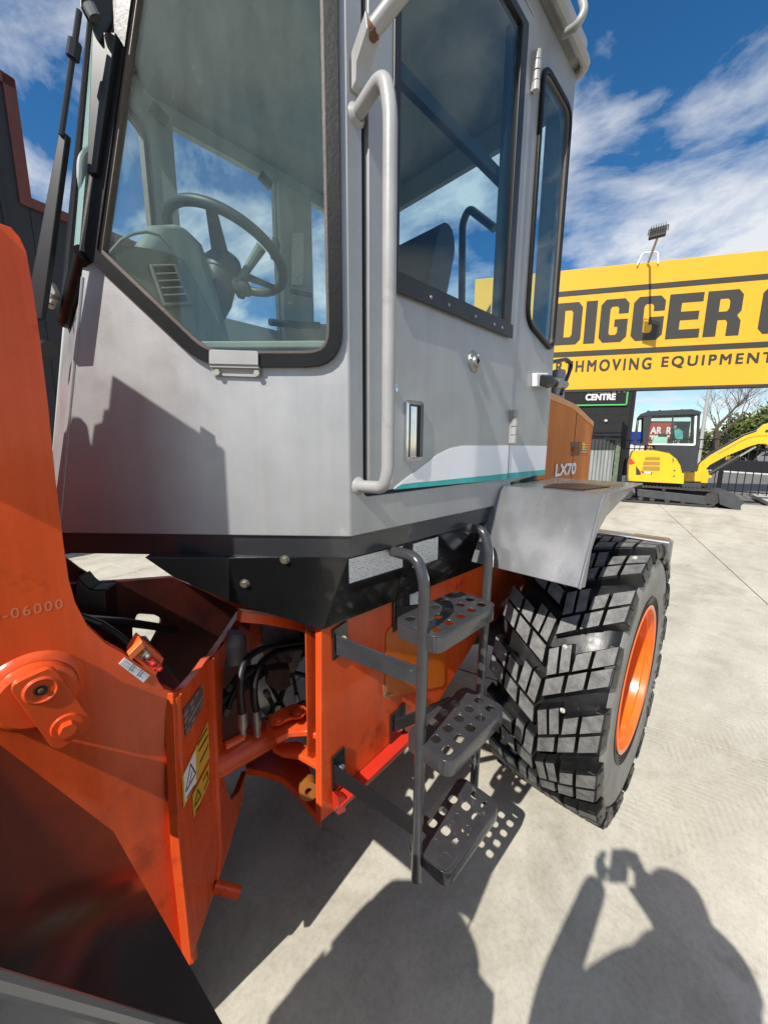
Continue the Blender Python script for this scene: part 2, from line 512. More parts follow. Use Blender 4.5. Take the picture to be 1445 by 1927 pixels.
M = dict(
    grey=mat('cab_grey_paint', (.40, .40, .40), .46, metal=.45, var=.10, vscale=5, bump=.05, bscale=220, rvar=.10, coat=.12, speck=(.52, .52, .52), speck_scale=9, speck_amt=-.30, streak=.045),
    grey_light=mat('rail_grey_paint', (.36, .355, .345), .36, var=.14, vscale=14, bump=.08, bscale=90, coat=.1, speck=(.30, .20, .12), speck_scale=22, speck_amt=-.30),
    grey_dark=mat('ladder_grey_paint', (.048, .048, .052), .22, var=.25, vscale=16, bump=.08, bscale=60, coat=.5, speck=(.30, .30, .31), speck_scale=26, speck_amt=-.22),
    fender=mat('fender_grey_paint', (.26, .26, .265), .27, metal=.55, var=.28, vscale=2.6, bump=.06, bscale=150, rvar=.13, coat=.25, stretch=(1, 1, .25), speck=(.55, .55, .54), speck_scale=9, speck_amt=-.22),
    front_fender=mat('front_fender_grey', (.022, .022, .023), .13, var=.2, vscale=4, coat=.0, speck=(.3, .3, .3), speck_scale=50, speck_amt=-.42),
    skirt=mat('skirt_dark_paint', (.030, .031, .034), .25, var=.2, vscale=8, coat=.5, bump=.04, bscale=120),
    black=mat('black_gloss_paint', (.010, .0105, .011), .13, var=.3, vscale=9, bump=.10, bscale=210, coat=.55, coat_rough=.05),
    black_soft=mat('black_satin', (.014, .014, .015), .38, var=.2, vscale=12),
    orange=mat('frame_orange_paint', (.78, .098, .020), .26, var=.20, vscale=4, bump=.07, bscale=60, rvar=.08, coat=.1, col2=(.66, .078, .015), speck=(.88, .15, .035), speck_scale=7, speck_amt=-.30, streak=.14),
    orange_clean=mat('rim_orange_paint', (.90, .145, .008), .26, var=.06, coat=.4, bump=.02, bscale=80),
    hood=mat('hood_faded_orange', (.62, .185, .028), .55, var=.22, vscale=3, bump=.06, bscale=120, coat=.0, col2=(.50, .14, .024), streak=.12),
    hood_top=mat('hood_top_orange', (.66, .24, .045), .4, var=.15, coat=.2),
    red=mat('lock_bar_red', (.58, .03, .015), .28, var=.15, vscale=12, bump=.08, bscale=60, coat=.4),
    rust=mat('rusty_steel', (.16, .065, .03), .8, var=.5, vscale=30, bump=.4, bscale=120),
    rubber=mat('tyre_rubber', (.011, .011, .0115), .40, var=.3, vscale=12, bump=.12, bscale=45, rvar=.12, speck=(.09, .085, .075), speck_scale=16, speck_amt=-.28),
    tread=mat('worn_tread_rubber', (.185, .182, .175), .62, var=.55, vscale=26, bump=.7, bscale=80, speck=(.30, .29, .275), speck_scale=40, speck_amt=-.15),
    sidewall=mat('sidewall_rubber', (.27, .258, .235), .50, var=.4, vscale=7, bump=.15, bscale=40),
    seal=mat('window_rubber', (.010, .010, .010), .36, var=.3, vscale=20, bump=.1, bscale=90),
    bead=mat('sunbleached_rubber', (.11, .082, .068), .48, var=.4, vscale=10, bump=.15, bscale=90),
    chrome=mat('chrome', (.82, .83, .84), .10, metal=1.0, var=.15, vscale=30),
    steel=mat('dull_steel', (.36, .35, .33), .38, metal=.8, var=.3, vscale=40),
    zinc=mat('zinc_bolt', (.55, .50, .38), .34, metal=.8, var=.3, vscale=60),
    alu=mat('pump_alloy', (.26, .25, .23), .55, metal=.4, var=.5, vscale=18, bump=.3, bscale=40),
    hose=mat('hydraulic_hose', (.013, .013, .014), .45, var=.3, vscale=30),
    plastic=mat('cab_plastic', (.20, .215, .185), .6, var=.12, vscale=6, bump=.15, bscale=260),
    plastic_dark=mat('dark_cab_plastic', (.035, .037, .038), .5, var=.2, vscale=12),
    lining=mat('cab_lining', (.21, .225, .215), .75, var=.15, vscale=8, bump=.15, bscale=120),
    pillar_in=mat('cab_inner_paint', (.30, .33, .30), .5, var=.12),
    seat=mat('seat_vinyl', (.022, .023, .025), .55, bump=.2, bscale=80),
    white=mat('white_vinyl', (.84, .84, .85), .45, var=.06, vscale=6),
    teal=mat('teal_vinyl', (.015, .36, .34), .4, var=.35, vscale=14, col2=(.06, .46, .44)),
    yellow_sticker=mat('yellow_sticker', (.74, .45, .045), .45, var=.15, vscale=14),
    ink=mat('black_ink', (.012, .012, .012), .5),
    plate=mat('maker_plate', (.16, .14, .13), .35, metal=.6, var=.4, vscale=60),
    sign_y=mat('sign_yellow', (.78, .40, .022), .5, var=.05, vscale=1.2, bump=.04, bscale=12),
    sign_k=mat('sign_charcoal', (.045, .042, .036), .55, var=.12, vscale=2),
    exc_y=mat('digger_yellow', (.80, .46, .012), .32, var=.08, vscale=5, coat=.3),
    exc_k=mat('digger_charcoal', (.030, .032, .034), .45, var=.2),
    track=mat('track_steel', (.055, .05, .046), .7, var=.5, vscale=20, bump=.4, bscale=40),
    track_frame=mat('track_frame_paint', (.055, .06, .064), .6, var=.35, vscale=8),
    fence=mat('fence_black', (.010, .010, .011), .5),
    asphalt=mat('street_asphalt', (.17, .16, .145), .85, var=.25, vscale=1.2, bump=.4, bscale=60),
    wall_black=mat('black_block_wall', (.022, .022, .024), .8, var=.2, vscale=3, bump=.25, bscale=20),
    clad=mat('dark_cladding', (.018, .018, .021), .55, var=.25, vscale=2),
    redcap=mat('red_brown_flashing', (.13, .032, .02), .5, var=.2, vscale=4),
    blue=mat('blue_hoarding', (.01, .055, .42), .5, var=.1),
    galv=mat('corrugated_iron', (.40, .42, .40), .45, metal=.3, var=.35, vscale=3, stretch=(1, 1, .2)),
    galv_paint=mat('painted_corrugated_iron', (.05, .052, .055), .6, var=.3, vscale=3),
    bark=mat('bark', (.115, .082, .06), .9, var=.5, vscale=12, bump=.5, bscale=20),
    leaf=mat('hedge_leaf', (.13, .15, .03), .6, col2=(.05, .075, .016), vscale=.8),
    leaf2=mat('autumn_leaf', (.13, .085, .03), .6, col2=(.07, .06, .02), vscale=.8),
    pole=mat('concrete_pole', (.42, .41, .38), .8, var=.15, vscale=4),
    kerb=mat('kerb_concrete', (.50, .48, .43), .8, var=.18, vscale=4, bump=.2, bscale=40),
    skin=mat('skin', (.45, .26, .18), .55, var=.1), shirt=mat('dark_shirt', (.03, .04, .07), .85, var=.2, bump=.2, bscale=90),
    jeans=mat('denim', (.035, .05, .09), .9, var=.3, vscale=20), hair=mat('dark_hair', (.02, .014, .01), .6), shoe=mat('shoe', (.03, .028, .026), .6),
    phone=mat('phone_case', (.015, .015, .016), .3),
    car_red=mat('car_red', (.35, .02, .02), .25, coat=.6), car_white=mat('car_white', (.75, .75, .74), .25, coat=.6),
    car_blue=mat('car_blue', (.03, .06, .16), .25, coat=.6), car_grey=mat('car_grey', (.18, .19, .2), .25, coat=.6), car_yel=mat('car_yellow', (.7, .45, .03), .25, coat=.6),
    poster_red=mat('mural_red', (.42, .07, .04), .7, var=.25, vscale=3), poster_teal=mat('mural_teal', (.12, .45, .42), .7, var=.3, vscale=3),
    mint=mat('mint_board', (.50, .74, .62), .6), green=mat('sign_green', (.10, .55, .16), .5),
    lens=mat('lamp_lens', (.55, .57, .58), .15, metal=.4),
)
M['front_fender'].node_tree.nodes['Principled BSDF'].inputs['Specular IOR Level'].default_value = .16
M['hood'].node_tree.nodes['Principled BSDF'].inputs['Specular IOR Level'].default_value = .25
M['seal'].node_tree.nodes['Principled BSDF'].inputs['Specular IOR Level'].default_value = .22
M['orange'].node_tree.nodes['Principled BSDF'].inputs['Specular IOR Level'].default_value = .35
def grime(m, lo=.30, hi=.40, k=(.42, .36, .32), scale=3.2, rough=.75):
    t = m.node_tree; b = t.nodes['Principled BSDF']
    src = b.inputs['Base Color'].links[0].from_socket
    tc = t.nodes.new('ShaderNodeTexCoord')
    n = t.nodes.new('ShaderNodeTexNoise'); n.inputs['Scale'].default_value = scale; n.inputs['Detail'].default_value = 14; n.inputs['Roughness'].default_value = rough
    t.links.new(tc.outputs['Object'], n.inputs['Vector'])
    cr = t.nodes.new('ShaderNodeValToRGB')
    cr.color_ramp.elements[0].position = lo; cr.color_ramp.elements[0].color = (*k, 1)
    cr.color_ramp.elements[1].position = hi; cr.color_ramp.elements[1].color = (1, 1, 1, 1)
    t.links.new(n.outputs[0], cr.inputs[0])
    mx = t.nodes.new('ShaderNodeMixRGB'); mx.blend_type = 'MULTIPLY'; mx.inputs[0].default_value = 1
    t.links.new(src, mx.inputs[1]); t.links.new(cr.outputs[0], mx.inputs[2]); t.links.new(mx.outputs[0], b.inputs['Base Color'])
grime(M['orange'], .30, .42, (.50, .42, .38)); grime(M['orange'], .25, .29, (.25, .22, .2), 26, .6)
grime(M['grey'], .27, .36, (.80, .78, .75), 2.4); grime(M['grey'], .235, .265, (.45, .42, .38), 30, .6)
grime(M['grey_light'], .28, .40, (.62, .55, .48), 9); grime(M['exc_y'], .30, .40, (.6, .55, .5), 4); grime(M['fender'], .28, .40, (.75, .73, .70), 5)
# every tread block wears its own patch of the rubber texture
_t = M['tread'].node_tree
_oi = _t.nodes.new('ShaderNodeObjectInfo'); _mp = [n for n in _t.nodes if n.type == 'MAPPING'][0]
_mul = _t.nodes.new('ShaderNodeVectorMath'); _mul.operation = 'SCALE'; _mul.inputs[0].default_value = (37, 53, 71)
_t.links.new(_oi.outputs['Random'], _mul.inputs['Scale']); _t.links.new(_mul.outputs[0], _mp.inputs['Location'])
M['shaded_red'] = mat('oily_shaded_red', (.17, .024, .013), .5, var=.45, vscale=6, col2=(.05, .012, .009), bump=.15, bscale=40)  # oily red darkened, with the deep shade under the cab in its colour
M['g_front'] = glass('quarter_window_glass', (.90, .955, .94), dust=.026, dust_col=(.58, .72, .66), scale=3.0, dust2=.05, streak=(3, 3, .7))
M['g_door'] = glass('door_glass', (.84, .94, .965), dust=.005, dust_col=(.55, .64, .62), scale=4, refl=.9, streak=(8, 8, .5), dust2=.02)
M['g_wind'] = glass('windscreen_glass', (.84, .92, .92), dust=.004, dust_col=(.5, .6, .56), scale=3, refl=.22)
M['g_far'] = glass('far_cab_glass', (.94, .98, .985), dust=.004, refl=.6)
M['g_car'] = glass('digger_glass', (.86, .92, .90), dust=.01, refl=.7)

# ================================================================== GROUND
def concrete_mat():
    m = bpy.data.materials.new('yard_concrete')
    m.use_nodes = True
    t = m.node_tree; b = t.nodes['Principled BSDF']
    tc = t.nodes.new('ShaderNodeTexCoord')
    def noise(s, d, r, st=(1, 1, 1), rot=0, dist=0):
        mp = t.nodes.new('ShaderNodeMapping'); mp.inputs['Scale'].default_value = st; mp.inputs['Rotation'].default_value = (0, 0, R(rot))
        t.links.new(tc.outputs['Object'], mp.inputs[0])
        n = t.nodes.new('ShaderNodeTexNoise'); n.inputs['Scale'].default_value = s; n.inputs['Detail'].default_value = d; n.inputs['Roughness'].default_value = r
        n.inputs['Distortion'].default_value = dist
        t.links.new(mp.outputs[0], n.inputs['Vector']); return n.outputs[0]
    def ramp(x, a, ca, b_, cb):
        r = t.nodes.new('ShaderNodeValToRGB')
        r.color_ramp.elements[0].position = a; r.color_ramp.elements[0].color = (*ca, 1)
        r.color_ramp.elements[1].position = b_; r.color_ramp.elements[1].color = (*cb, 1)
        t.links.new(x, r.inputs[0]); return r.outputs[0]
    def mul(a, b_, f=1.0):
        n = t.nodes.new('ShaderNodeMixRGB'); n.blend_type = 'MULTIPLY'; n.inputs[0].default_value = f
        t.links.new(a, n.inputs[1]); t.links.new(b_, n.inputs[2]); return n.outputs[0]
    c = ramp(noise(.9, 10, .62), .3, (.45, .42, .345), .7, (.555, .527, .45))
    c = mul(c, ramp(noise(6, 9, .72), .30, (.87, .86, .845), .62, (1.03, 1.03, 1.02)))
    c = mul(c, ramp(noise(48, 6, .75), .34, (.90, .90, .89), .55, (1.03, 1.03, 1.03)))
    c = mul(c, ramp(noise(2.2, 6, .6, (.12, 1, 1), 15.5, .4), .36, (.86, .85, .83), .56, (1, 1, 1)), .8)      # broom and drag streaks
    c = mul(c, ramp(noise(1.7, 7, .65, dist=.6), .33, (.74, .73, .71), .50, (1, 1, 1)), .8)
    c = mul(c, ramp(noise(3.1, 5, .6), .27, (.50, .49, .47), .37, (1, 1, 1)), .7)                             # odd oil spots
    c = mul(c, ramp(noise(24, 10, .85), .30, (.45, .44, .42), .36, (1, 1, 1)), .8)                            # grit
    # faint tyre tracks printed across the slabs
    def mth(op, x, y=None):
        n = t.nodes.new('ShaderNodeMath'); n.operation = op
        for i, v in enumerate((x, y)):
            if v is None: continue
            if isinstance(v, (int, float)): n.inputs[i].default_value = v
            else: t.links.new(v, n.inputs[i])
        return n.outputs[0]
    def dotp(vec):
        d = t.nodes.new('ShaderNodeVectorMath'); d.operation = 'DOT_PRODUCT'
        t.links.new(tc.outputs['Object'], d.inputs[0]); d.inputs[1].default_value = tuple(vec); return d.outputs['Value']
    for (qa, qb, hw) in (((1240, 1402), (1445, 1350), .13), ((1190, 1565), (1445, 1478), .13)):
        va, vb = PZ(*qa, 0), PZ(*qb, 0)
        d_ = (vb - va).normalized(); n_ = Vector((-d_.y, d_.x, 0))
        u_ = dotp(d_); v_ = mth('SUBTRACT', dotp(n_), va.dot(n_))
        av = mth('ABSOLUTE', v_)
        band = mth('MULTIPLY', mth('LESS_THAN', av, hw), mth('GREATER_THAN', mth('SUBTRACT', u_, va.dot(d_)), -.02))
        chev = mth('SINE', mth('MULTIPLY', mth('ADD', u_, mth('MULTIPLY', av, .9)), 150))
        msk = mth('MULTIPLY', band, mth('GREATER_THAN', chev, .05))
        br_ = mth('MULTIPLY', msk, mth('MULTIPLY', mth('SUBTRACT', noise(5, 5, .6), .28), .95))
        k_ = t.nodes.new('ShaderNodeMixRGB'); t.links.new(mth('MAXIMUM', br_, 0.0), k_.inputs[0]); k_.inputs[1].default_value = (1, 1, 1, 1); k_.inputs[2].default_value = (.66, .65, .62, 1)
        c = mul(c, k_.outputs[0])
    t.links.new(c, b.inputs['Base Color'])
    bp = t.nodes.new('ShaderNodeBump'); bp.inputs['Strength'].default_value = .35; bp.inputs['Distance'].default_value = .003
    t.links.new(noise(55, 6, .7), bp.inputs['Height']); t.links.new(bp.outputs[0], b.inputs['Normal'])
    b.inputs['Roughness'].default_value = .82
    return m
M['concrete'] = concrete_mat()

g = G(); g.slab([(-300, -300, -.06), (900, -300, -.06), (900, 900, -.06), (-300, 900, -.06)], (0, 0, -.5))
ground = tag(g.build('ground', M['asphalt']), kind='structure')
ground['label'] = 'asphalt ground running under the yard and out along the street'
# concrete yard: slabs with open saw-cut joints, laid 15.5 degrees off the loader
TH = R(15.5)
ga, gb = Vector((math.cos(TH), math.sin(TH), 0)), Vector((-math.sin(TH), math.cos(TH), 0))
J1, J2 = Vector((5.777, -.281, 0)), Vector((2.70, 0, 0))
b0 = J1.dot(gb); a0 = J2.dot(ga)
yard = tag(empty('yard', (0, 0, 0), 'pale concrete yard of large slabs with narrow joints'), kind='structure')
SA, SB = 4.3, 3.6
for i in range(-4, 4):
    for j in range(-3, 6):
        p = ga * (a0 + i * SA) + gb * (b0 + j * SB)
        if (p + ga * SA * .5).length > 24 or p.dot(ga) > 15:
            continue
        gp = .005
        q = [p + ga * gp + gb * gp, p + ga * (SA - gp) + gb * gp, p + ga * (SA - gp) + gb * (SB - gp), p + ga * gp + gb * (SB - gp)]
        G().slab([v + Vector((0, 0, -.05)) for v in q], (0, 0, .05)).build('concrete_slab', M['concrete'], yard, bevel=.004, smooth=0, seg=1)

# ================================================================== WHEEL LOADER
LOADER = empty('wheel_loader', (1.2, 1.4, 0), 'large grey and orange wheel loader with glazed cab filling the foreground', 'wheel loader', world_parts=True)
YD, YM = .72, 1.40                      # near cab side, centre line
def mir(v): return Vector((v[0], 2 * YM - v[1], v[2]))
ZB, ZR = 1.476, 3.20                    # cab base and roof edge
XR = 1.82                               # cab rear

def part(g, name, m, parent=None, **k):
    return g.build(name, M[m] if isinstance(m, str) else m, parent if parent is not None else LOADER, **k)

# ---- front-left chamfer wall with its window opening
dA, zA = cdz(168, 484); dB, zB_ = cdz(238, -40)
def left_d(z, sh=0):       # sloping front edge of the window
    return dA + (dB - dA) * (z - zA) / (zB_ - zA) + sh
d0 = .008
ztop = 3.06
def cpoly(px): return [cdz(*q) for q in px]
low_r, low_l = cdz(646, 692), cdz(388, 692)
win_out = rnd([(dA, zA), (left_d(ztop), ztop), (low_r[0], ztop), low_r, low_l], [.02, .03, .05, .085, .06], 6)
def inset(pts, k):
    n = len(pts); out = []
    area = sum(pts[i][0] * pts[(i + 1) % n][1] - pts[(i + 1) % n][0] * pts[i][1] for i in range(n))
    sg = 1 if area > 0 else -1
    for i in range(n):
        a, b, c = Vector(pts[i - 1]), Vector(pts[i]), Vector(pts[(i + 1) % n])
        e1, e2 = (b - a), (c - b)
        if e1.length < 1e-9: e1 = e2
        if e2.length < 1e-9: e2 = e1
        n1 = Vector((-e1.y, e1.x)).normalized() * sg; n2 = Vector((-e2.y, e2.x)).normalized() * sg
        m_ = (n1 + n2)
        m_ = m_ / max(.35, m_.length_squared / 2) if m_.length > 1e-6 else n1
        out.append((b.x + m_.x * k, b.y + m_.y * k))
    return out
base_l = (.795, ZB)
crease_m = cdz(150, 560)
wall_out = [(0, ZB), (base_l[0], ZB), (dA + .012, zA + .008), (left_d(ZR, .035), ZR), (0, ZR)]
hole = inset(win_out, .004)
g = G().slab([CQ(d, z) for d, z in wall_out], -CN * .03, [[CQ(d, z) for d, z in hole]])
chamfer = part(g, 'cab_front_panel', 'grey', bevel=.003)
# the same wall on the far side
wall_far = [(0, ZB), (base_l[0], ZB), (dA + .004, zA + .004), (left_d(ZR, .006), ZR), (0, ZR)]
g = G().slab([mir(CQ(d, z)) for d, z in wall_far], mir(-CN * .03) - mir((0, 0, 0)), [[mir(CQ(d, z)) for d, z in hole]])
part(g, 'cab_front_panel', 'pillar_in')
# pressed edge at the front of the panel
g = G().tube([PC(114, 985, -.001), PC(134, 760, -.001), PC(157, 522, -.001)], .004, 8)
part(g, 'panel_crease', 'grey', chamfer)

def window(name, fn, outl, k1, k2, off, gm, parent=None, bead='bead'):
    """rubber-glazed window: outer rubber, bleached inner bead, pane"""
    w = part(G().slab([fn(*q, off) for q in outl], fn(0, 1, -.012) - fn(0, 1, off), [[fn(*q, off) for q in inset(outl, k1)]]), name, 'seal', parent, bevel=.006, seg=3)
    o2 = inset(outl, k1 * .98)
    part(G().slab([fn(*q, off * .62) for q in o2], fn(0, 1, -.010) - fn(0, 1, off * .62), [[fn(*q, off * .62) for q in inset(o2, k2)]]), 'bead', bead, w, bevel=.004)
    o3 = inset(outl, k1 * .9)
    part(G().slab([fn(*q, .002) for q in o3], fn(0, 1, -.003) - fn(0, 1, .002)), 'pane', gm, w, smooth=0)
    return w
cw = window('front_quarter_window', CQ, win_out, .029, .008, .016, 'g_front')
cw['label'] = 'dusty front quarter window of the cab'
window('front_quarter_window', lambda a, b, c=0: mir(CQ(a, b, c)), win_out, .026, .012, .016, 'g_far')
# clip under the window
q = cpoly([(400, 660), (494, 664), (494, 710), (400, 706)])
g = G().slab([CQ(a, b, .018) for a, b in rnd([cdz(402, 662), cdz(492, 665), cdz(492, 690), cdz(402, 688)], [.006, .006, 0, 0], 3)], CN * .004)
g.slab([CQ(a, b, .018) for a, b in [cdz(402, 688), cdz(492, 690), cdz(492, 696), cdz(402, 694)]], CN * -.014)
g.slab([CQ(a, b, .004) for a, b in rnd([cdz(402, 690), cdz(492, 692), cdz(492, 711), cdz(402, 708)], [0, 0, .006, .006], 3)], CN * .004)
clip = part(g, 'window_clip', 'grey_light', cw, bevel=.001)
for q in ((411, 701), (485, 703)):
    c = PC(*q, .008)
    part(G().cyl(c, c + CN * .008, .0075, n=6), 'bolt', 'zinc', cw)

# ---- near side of the cab: corner post, sill, rear quarter with window
def SQ(x, z, o=0): return Vector((x, YD - o, z))
def sxz(px, py, y=YD):
    v = PY(px, py, y); return (v.x, v.z)
xg = sxz(690, 600)[0]                   # door gap
x_in = xg - .013
xh = sxz(954, 860)[0]                   # hinge line of the door
zdb = 1.588                             # bottom of the door
rw_in = [sxz(994, 650), sxz(1018, 55), sxz(1054, 100), sxz(1030, 654)]
rwx0, rwx1 = sxz(998, 500)[0] - .02, XR - .03
zs_rw = sxz(1010, 645)[1]
rw = rnd([(rwx0, zs_rw + .05), (rwx0, 3.06), (rwx1, 3.06), (rwx1, zs_rw - .02)], .07, 6)
side_out = [(.603, ZB), (1.452, ZB), (1.47, 1.50), (1.475, 1.562), (XR, 1.585), (XR, ZR), (.603, ZR)]
door_hole = rnd([(x_in, zdb - .012), (xh + .008, zdb - .006), (xh + .012, 3.14), (x_in, 3.14)], .02, 3)
g = G().slab([SQ(*q) for q in side_out], (0, .035, 0), [[SQ(*q) for q in door_hole], [SQ(*q) for q in inset(rw, .004)]])
side = part(g, 'cab_side_panel', 'grey', bevel=.003)
window('rear_side_window', SQ, rw, .018, .010, .014, 'g_door')
# far side: open frame with its own glass
far_hole = [(.70, 2.36), (1.20, 2.36), (1.20, 3.12), (.70, 3.12)]
far_hole2 = [(1.42, 2.45), (XR - .05, 2.52), (XR - .05, 3.12), (1.42, 3.12)]
g = G().slab([mir(SQ(*q)) for q in [(.603, ZB), (XR, ZB), (XR, ZR), (.603, ZR)]], (0, -.035, 0), [[mir(SQ(*q)) for q in far_hole], [mir(SQ(*q)) for q in far_hole2]])
part(g, 'cab_side_panel', 'pillar_in')
for h in (far_hole, far_hole2):
    part(G().slab([mir(SQ(*q)) + Vector((0, -.02, 0)) for q in h], (0, .005, 0)), 'far_window_pane', 'g_far')
# rear wall with its window, floor, roof
rear_hole = [(XR, .82, 2.02), (XR, 1.98, 2.02), (XR, 1.98, 3.08), (XR, .82, 3.08)]
g = G().slab([(XR, YD + .036, ZB), (XR, 2.8 - YD - .036, ZB), (XR, 2.8 - YD - .036, ZR), (XR, YD + .036, ZR)], (-.03, 0, 0), [rear_hole])
part(g, 'cab_rear_panel', 'lining')
part(G().slab([Vector(q) + Vector((-.012, 0, 0)) for q in rear_hole], (-.005, 0, 0)), 'rear_window_pane', 'g_far')
foot = [(.603, YD + .036), (XR - .031, YD + .036), (XR - .031, 2.8 - YD - .036), (.603, 2.8 - YD - .036), (.20, 2.8 - 1.27), (.20, 1.27)]
part(G().slab([(x, y, ZB + .004) for x, y in foot], (0, 0, .03)), 'cab_floor', 'plastic_dark')
roof_o = [(.585, YD - .03), (XR + .03, YD - .03), (XR + .03, 2.83 - YD), (.585, 2.83 - YD), (.20, 2.8 - 1.12), (.20, 1.12)]
roof = part(G().slab([(x, y, ZR + .03) for x, y in roof_o], (0, 0, .09)), 'roof', 'grey_light', bevel=.02, seg=3)
part(G().slab([(x, y, ZR - .012) for x, y in foot[:4] + [(.32, 2.8 - 1.06), (.32, 1.06)]], (0, 0, .02)), 'headlining', 'lining', roof)
part(G().tube(bend([(.2, 1.1, ZR + .02), (.59, YD - .035, ZR + .02), (XR + .02, YD - .035, ZR + .02), (XR + .03, YD + .05, ZR + .02)], .04), .018, 10), 'gutter', 'grey_light', roof)
for (x, y) in ((1.15, 1.2), (1.45, 1.1), (1.1, 1.6), (1.5, 1.65)):
    part(G().lathe([(0, -.003), (.018, -.002), (.02, .0), (.02, .004)], (x, y, ZR - .013), (0, 0, 1), 16), 'lining_button', 'lining', roof)

# ---- door
door = part(G().slab([SQ(*q, .006) for q in rnd([(xg + .002, zdb), (xh, zdb + .006), (xh + .004, 3.12), (xg + .002, 3.12)], .012, 3)], (0, .03, 0),
                     [[SQ(*q, .006) for q in rnd([sxz(739, 534), sxz(952, 624), (sxz(952, 624)[0] + .008, 3.06), (sxz(739, 534)[0], 3.06)], .012, 3)]]), 'door', 'grey', bevel=.003)
door['label'] = 'grey cab door with tall tinted window and chrome handle'
wx0, wx1 = sxz(739, 534)[0], sxz(952, 624)[0]
zw0, zw1 = sxz(739, 534)[1], sxz(952, 624)[1]
# black window frame and sliding rails
fo = [(wx0 - .012, zw0 - .012), (wx1 + .012, zw1 - .012), (wx1 + .016, 3.075), (wx0 - .012, 3.075)]
fi = [(wx0 + .012, zw0 + .030), (wx1 - .028, zw1 + .030), (wx1 - .026, 3.05), (wx0 + .012, 3.05)]
part(G().slab([SQ(*q, .012) for q in fo], (0, .03, 0), [[SQ(*q, .012) for q in fi]]), 'window_frame', 'black_soft', door, bevel=.003)
part(G().slab([SQ(*q, .002) for q in fi], (0, .005, 0)), 'pane', 'g_door', door, smooth=0)
part(G().slab([SQ(wx1 - .055, zw1 + .03, -.012), SQ(wx1 - .026, zw1 + .03, -.012), SQ(wx1 - .024, 3.05, -.012), SQ(wx1 - .053, 3.05, -.012)], (0, .02, 0)), 'window_channel', 'plastic_dark', door)
zsl = lambda x: zw0 + (zw1 - zw0) * (x - wx0) / (wx1 - wx0)
sill = part(G().slab([SQ(wx0 - .014, zsl(wx0 - .014) - .024, .013), SQ(wx1 + .018, zsl(wx1 + .018) - .024, .013), SQ(wx1 + .014, zsl(wx1 + .014) + .022, .013), SQ(wx0 - .014, zsl(wx0 - .014) + .022, .013)], (0, -.007, 0)), 'window_sill', 'black_soft', door, bevel=.002)
for f in (.22, .36, .60, .80, .89):
    x = wx0 + (wx1 - wx0) * f
    c = SQ(x, zsl(x) - .004, .019)
    part(G().lathe([(0, .004), (.004, .003), (.006, 0)], c, (0, -1, 0), 10), 'rivet', 'steel', door)
part(G().box(wx0, wx1 + .02, YD + .03, YD + .055, 2.612, 2.652), 'window_rail', 'plastic_dark', door, bevel=.004)
# white and teal stripe: follows the door then the panel behind it
def stripe(parent, top, bot, name, m, o):
    part(G().slab([SQ(*q, o) for q in bot + top[::-1]], (0, -.0015, 0)), name, m, parent, smooth=0)
arc = [sxz(*q) for q in ((738, 918), (752, 906), (775, 889), (800, 870), (822, 854), (845, 843), (868, 838.5), (948, 838))]
tb = sxz(738, 921)[1]
low = [sxz(738, 920)] + [sxz(*q) for q in ((752, 911), (775, 908), (800, 906), (822, 904), (845, 902), (868, 900), (948, 891))]
x1d = xh - .006
arc[-1] = (x1d, arc[-1][1]); low[-1] = (x1d, low[-1][1])
stripe(door, arc, low, 'white_stripe', 'white', .0065)
tl = [(sxz(738, 920)[0], sxz(738, 921)[1]), (x1d, sxz(948, 902)[1])]
stripe(door, low[1:], [tl[0]] + [tl[1]], 'teal_stripe', 'teal', .0068) if False else None
part(G().slab([SQ(*q, .0066) for q in [tl[0], tl[1], low[-1], low[1]]], (0, -.0018, 0)), 'teal_stripe', 'teal', door, smooth=0)
xs0, xs1 = xh + .012, XR - .004
part(G().slab([SQ(*q, .0005) for q in [(xs0, low[-1][1]), (xs1, low[-1][1] + .0), (xs1, arc[-1][1]), (xs0, arc[-1][1])]], (0, -.0015, 0)), 'white_stripe', 'white', side, smooth=0)
part(G().slab([SQ(*q, .0006) for q in [(xs0, tl[1][1]), (xs1, tl[1][1]), (xs1, low[-1][1]), (xs0, low[-1][1])]], (0, -.0018, 0)), 'teal_stripe', 'teal', side, smooth=0)
# handle, lock, catch
hx0, hx1, hz0, hz1 = .795, .868, 1.664, 1.834
ho = rnd([(hx0, hz0), (hx1, hz0 + .002), (hx1, hz1), (hx0, hz1)], .012, 4)
handle = part(G().slab([SQ(*q, .016) for q in ho], (0, .012, 0), [[SQ(*q, .016) for q in inset(ho, .011)]]), 'handle', 'chrome', door, bevel=.003)
hi = inset(ho, .010)
part(G().slab([SQ(*q, .007) for q in hi], (0, -.001, 0)), 'handle', 'black_soft', door)
part(G().slab([SQ(hx0 + .016, hz0 + .012, .010), SQ(hx0 + .042, hz0 + .012, .010), SQ(hx0 + .042, hz1 - .014, .010), SQ(hx0 + .016, hz1 - .014, .010)], (0, -.010, 0)), 'handle_lever', 'chrome', door, bevel=.004, seg=3)
c = PY(738, 731, YD - .006)
part(G().lathe([(0, .007), (.006, .0075), (.007, .010), (.0125, .009), (.016, .003), (.016, 0)], c, (0, -1, 0), 24), 'lock_button', 'chrome', door)
c = PY(892, 681, YD - .006)
part(G().lathe([(0, .0), (.008, .0), (.009, .016), (.017, .014), (.021, .007), (.034, .004), (.036, 0)], c, (0, -1, 0), 28), 'door_catch', 'steel', door)
for a in (50, 170, 290):
    cc = c + Vector((math.cos(R(a)) * .027, -.004, math.sin(R(a)) * .027))
    part(G().lathe([(0, .004), (.004, .003), (.005, 0)], cc, (0, -1, 0), 8), 'rivet', 'steel', door)
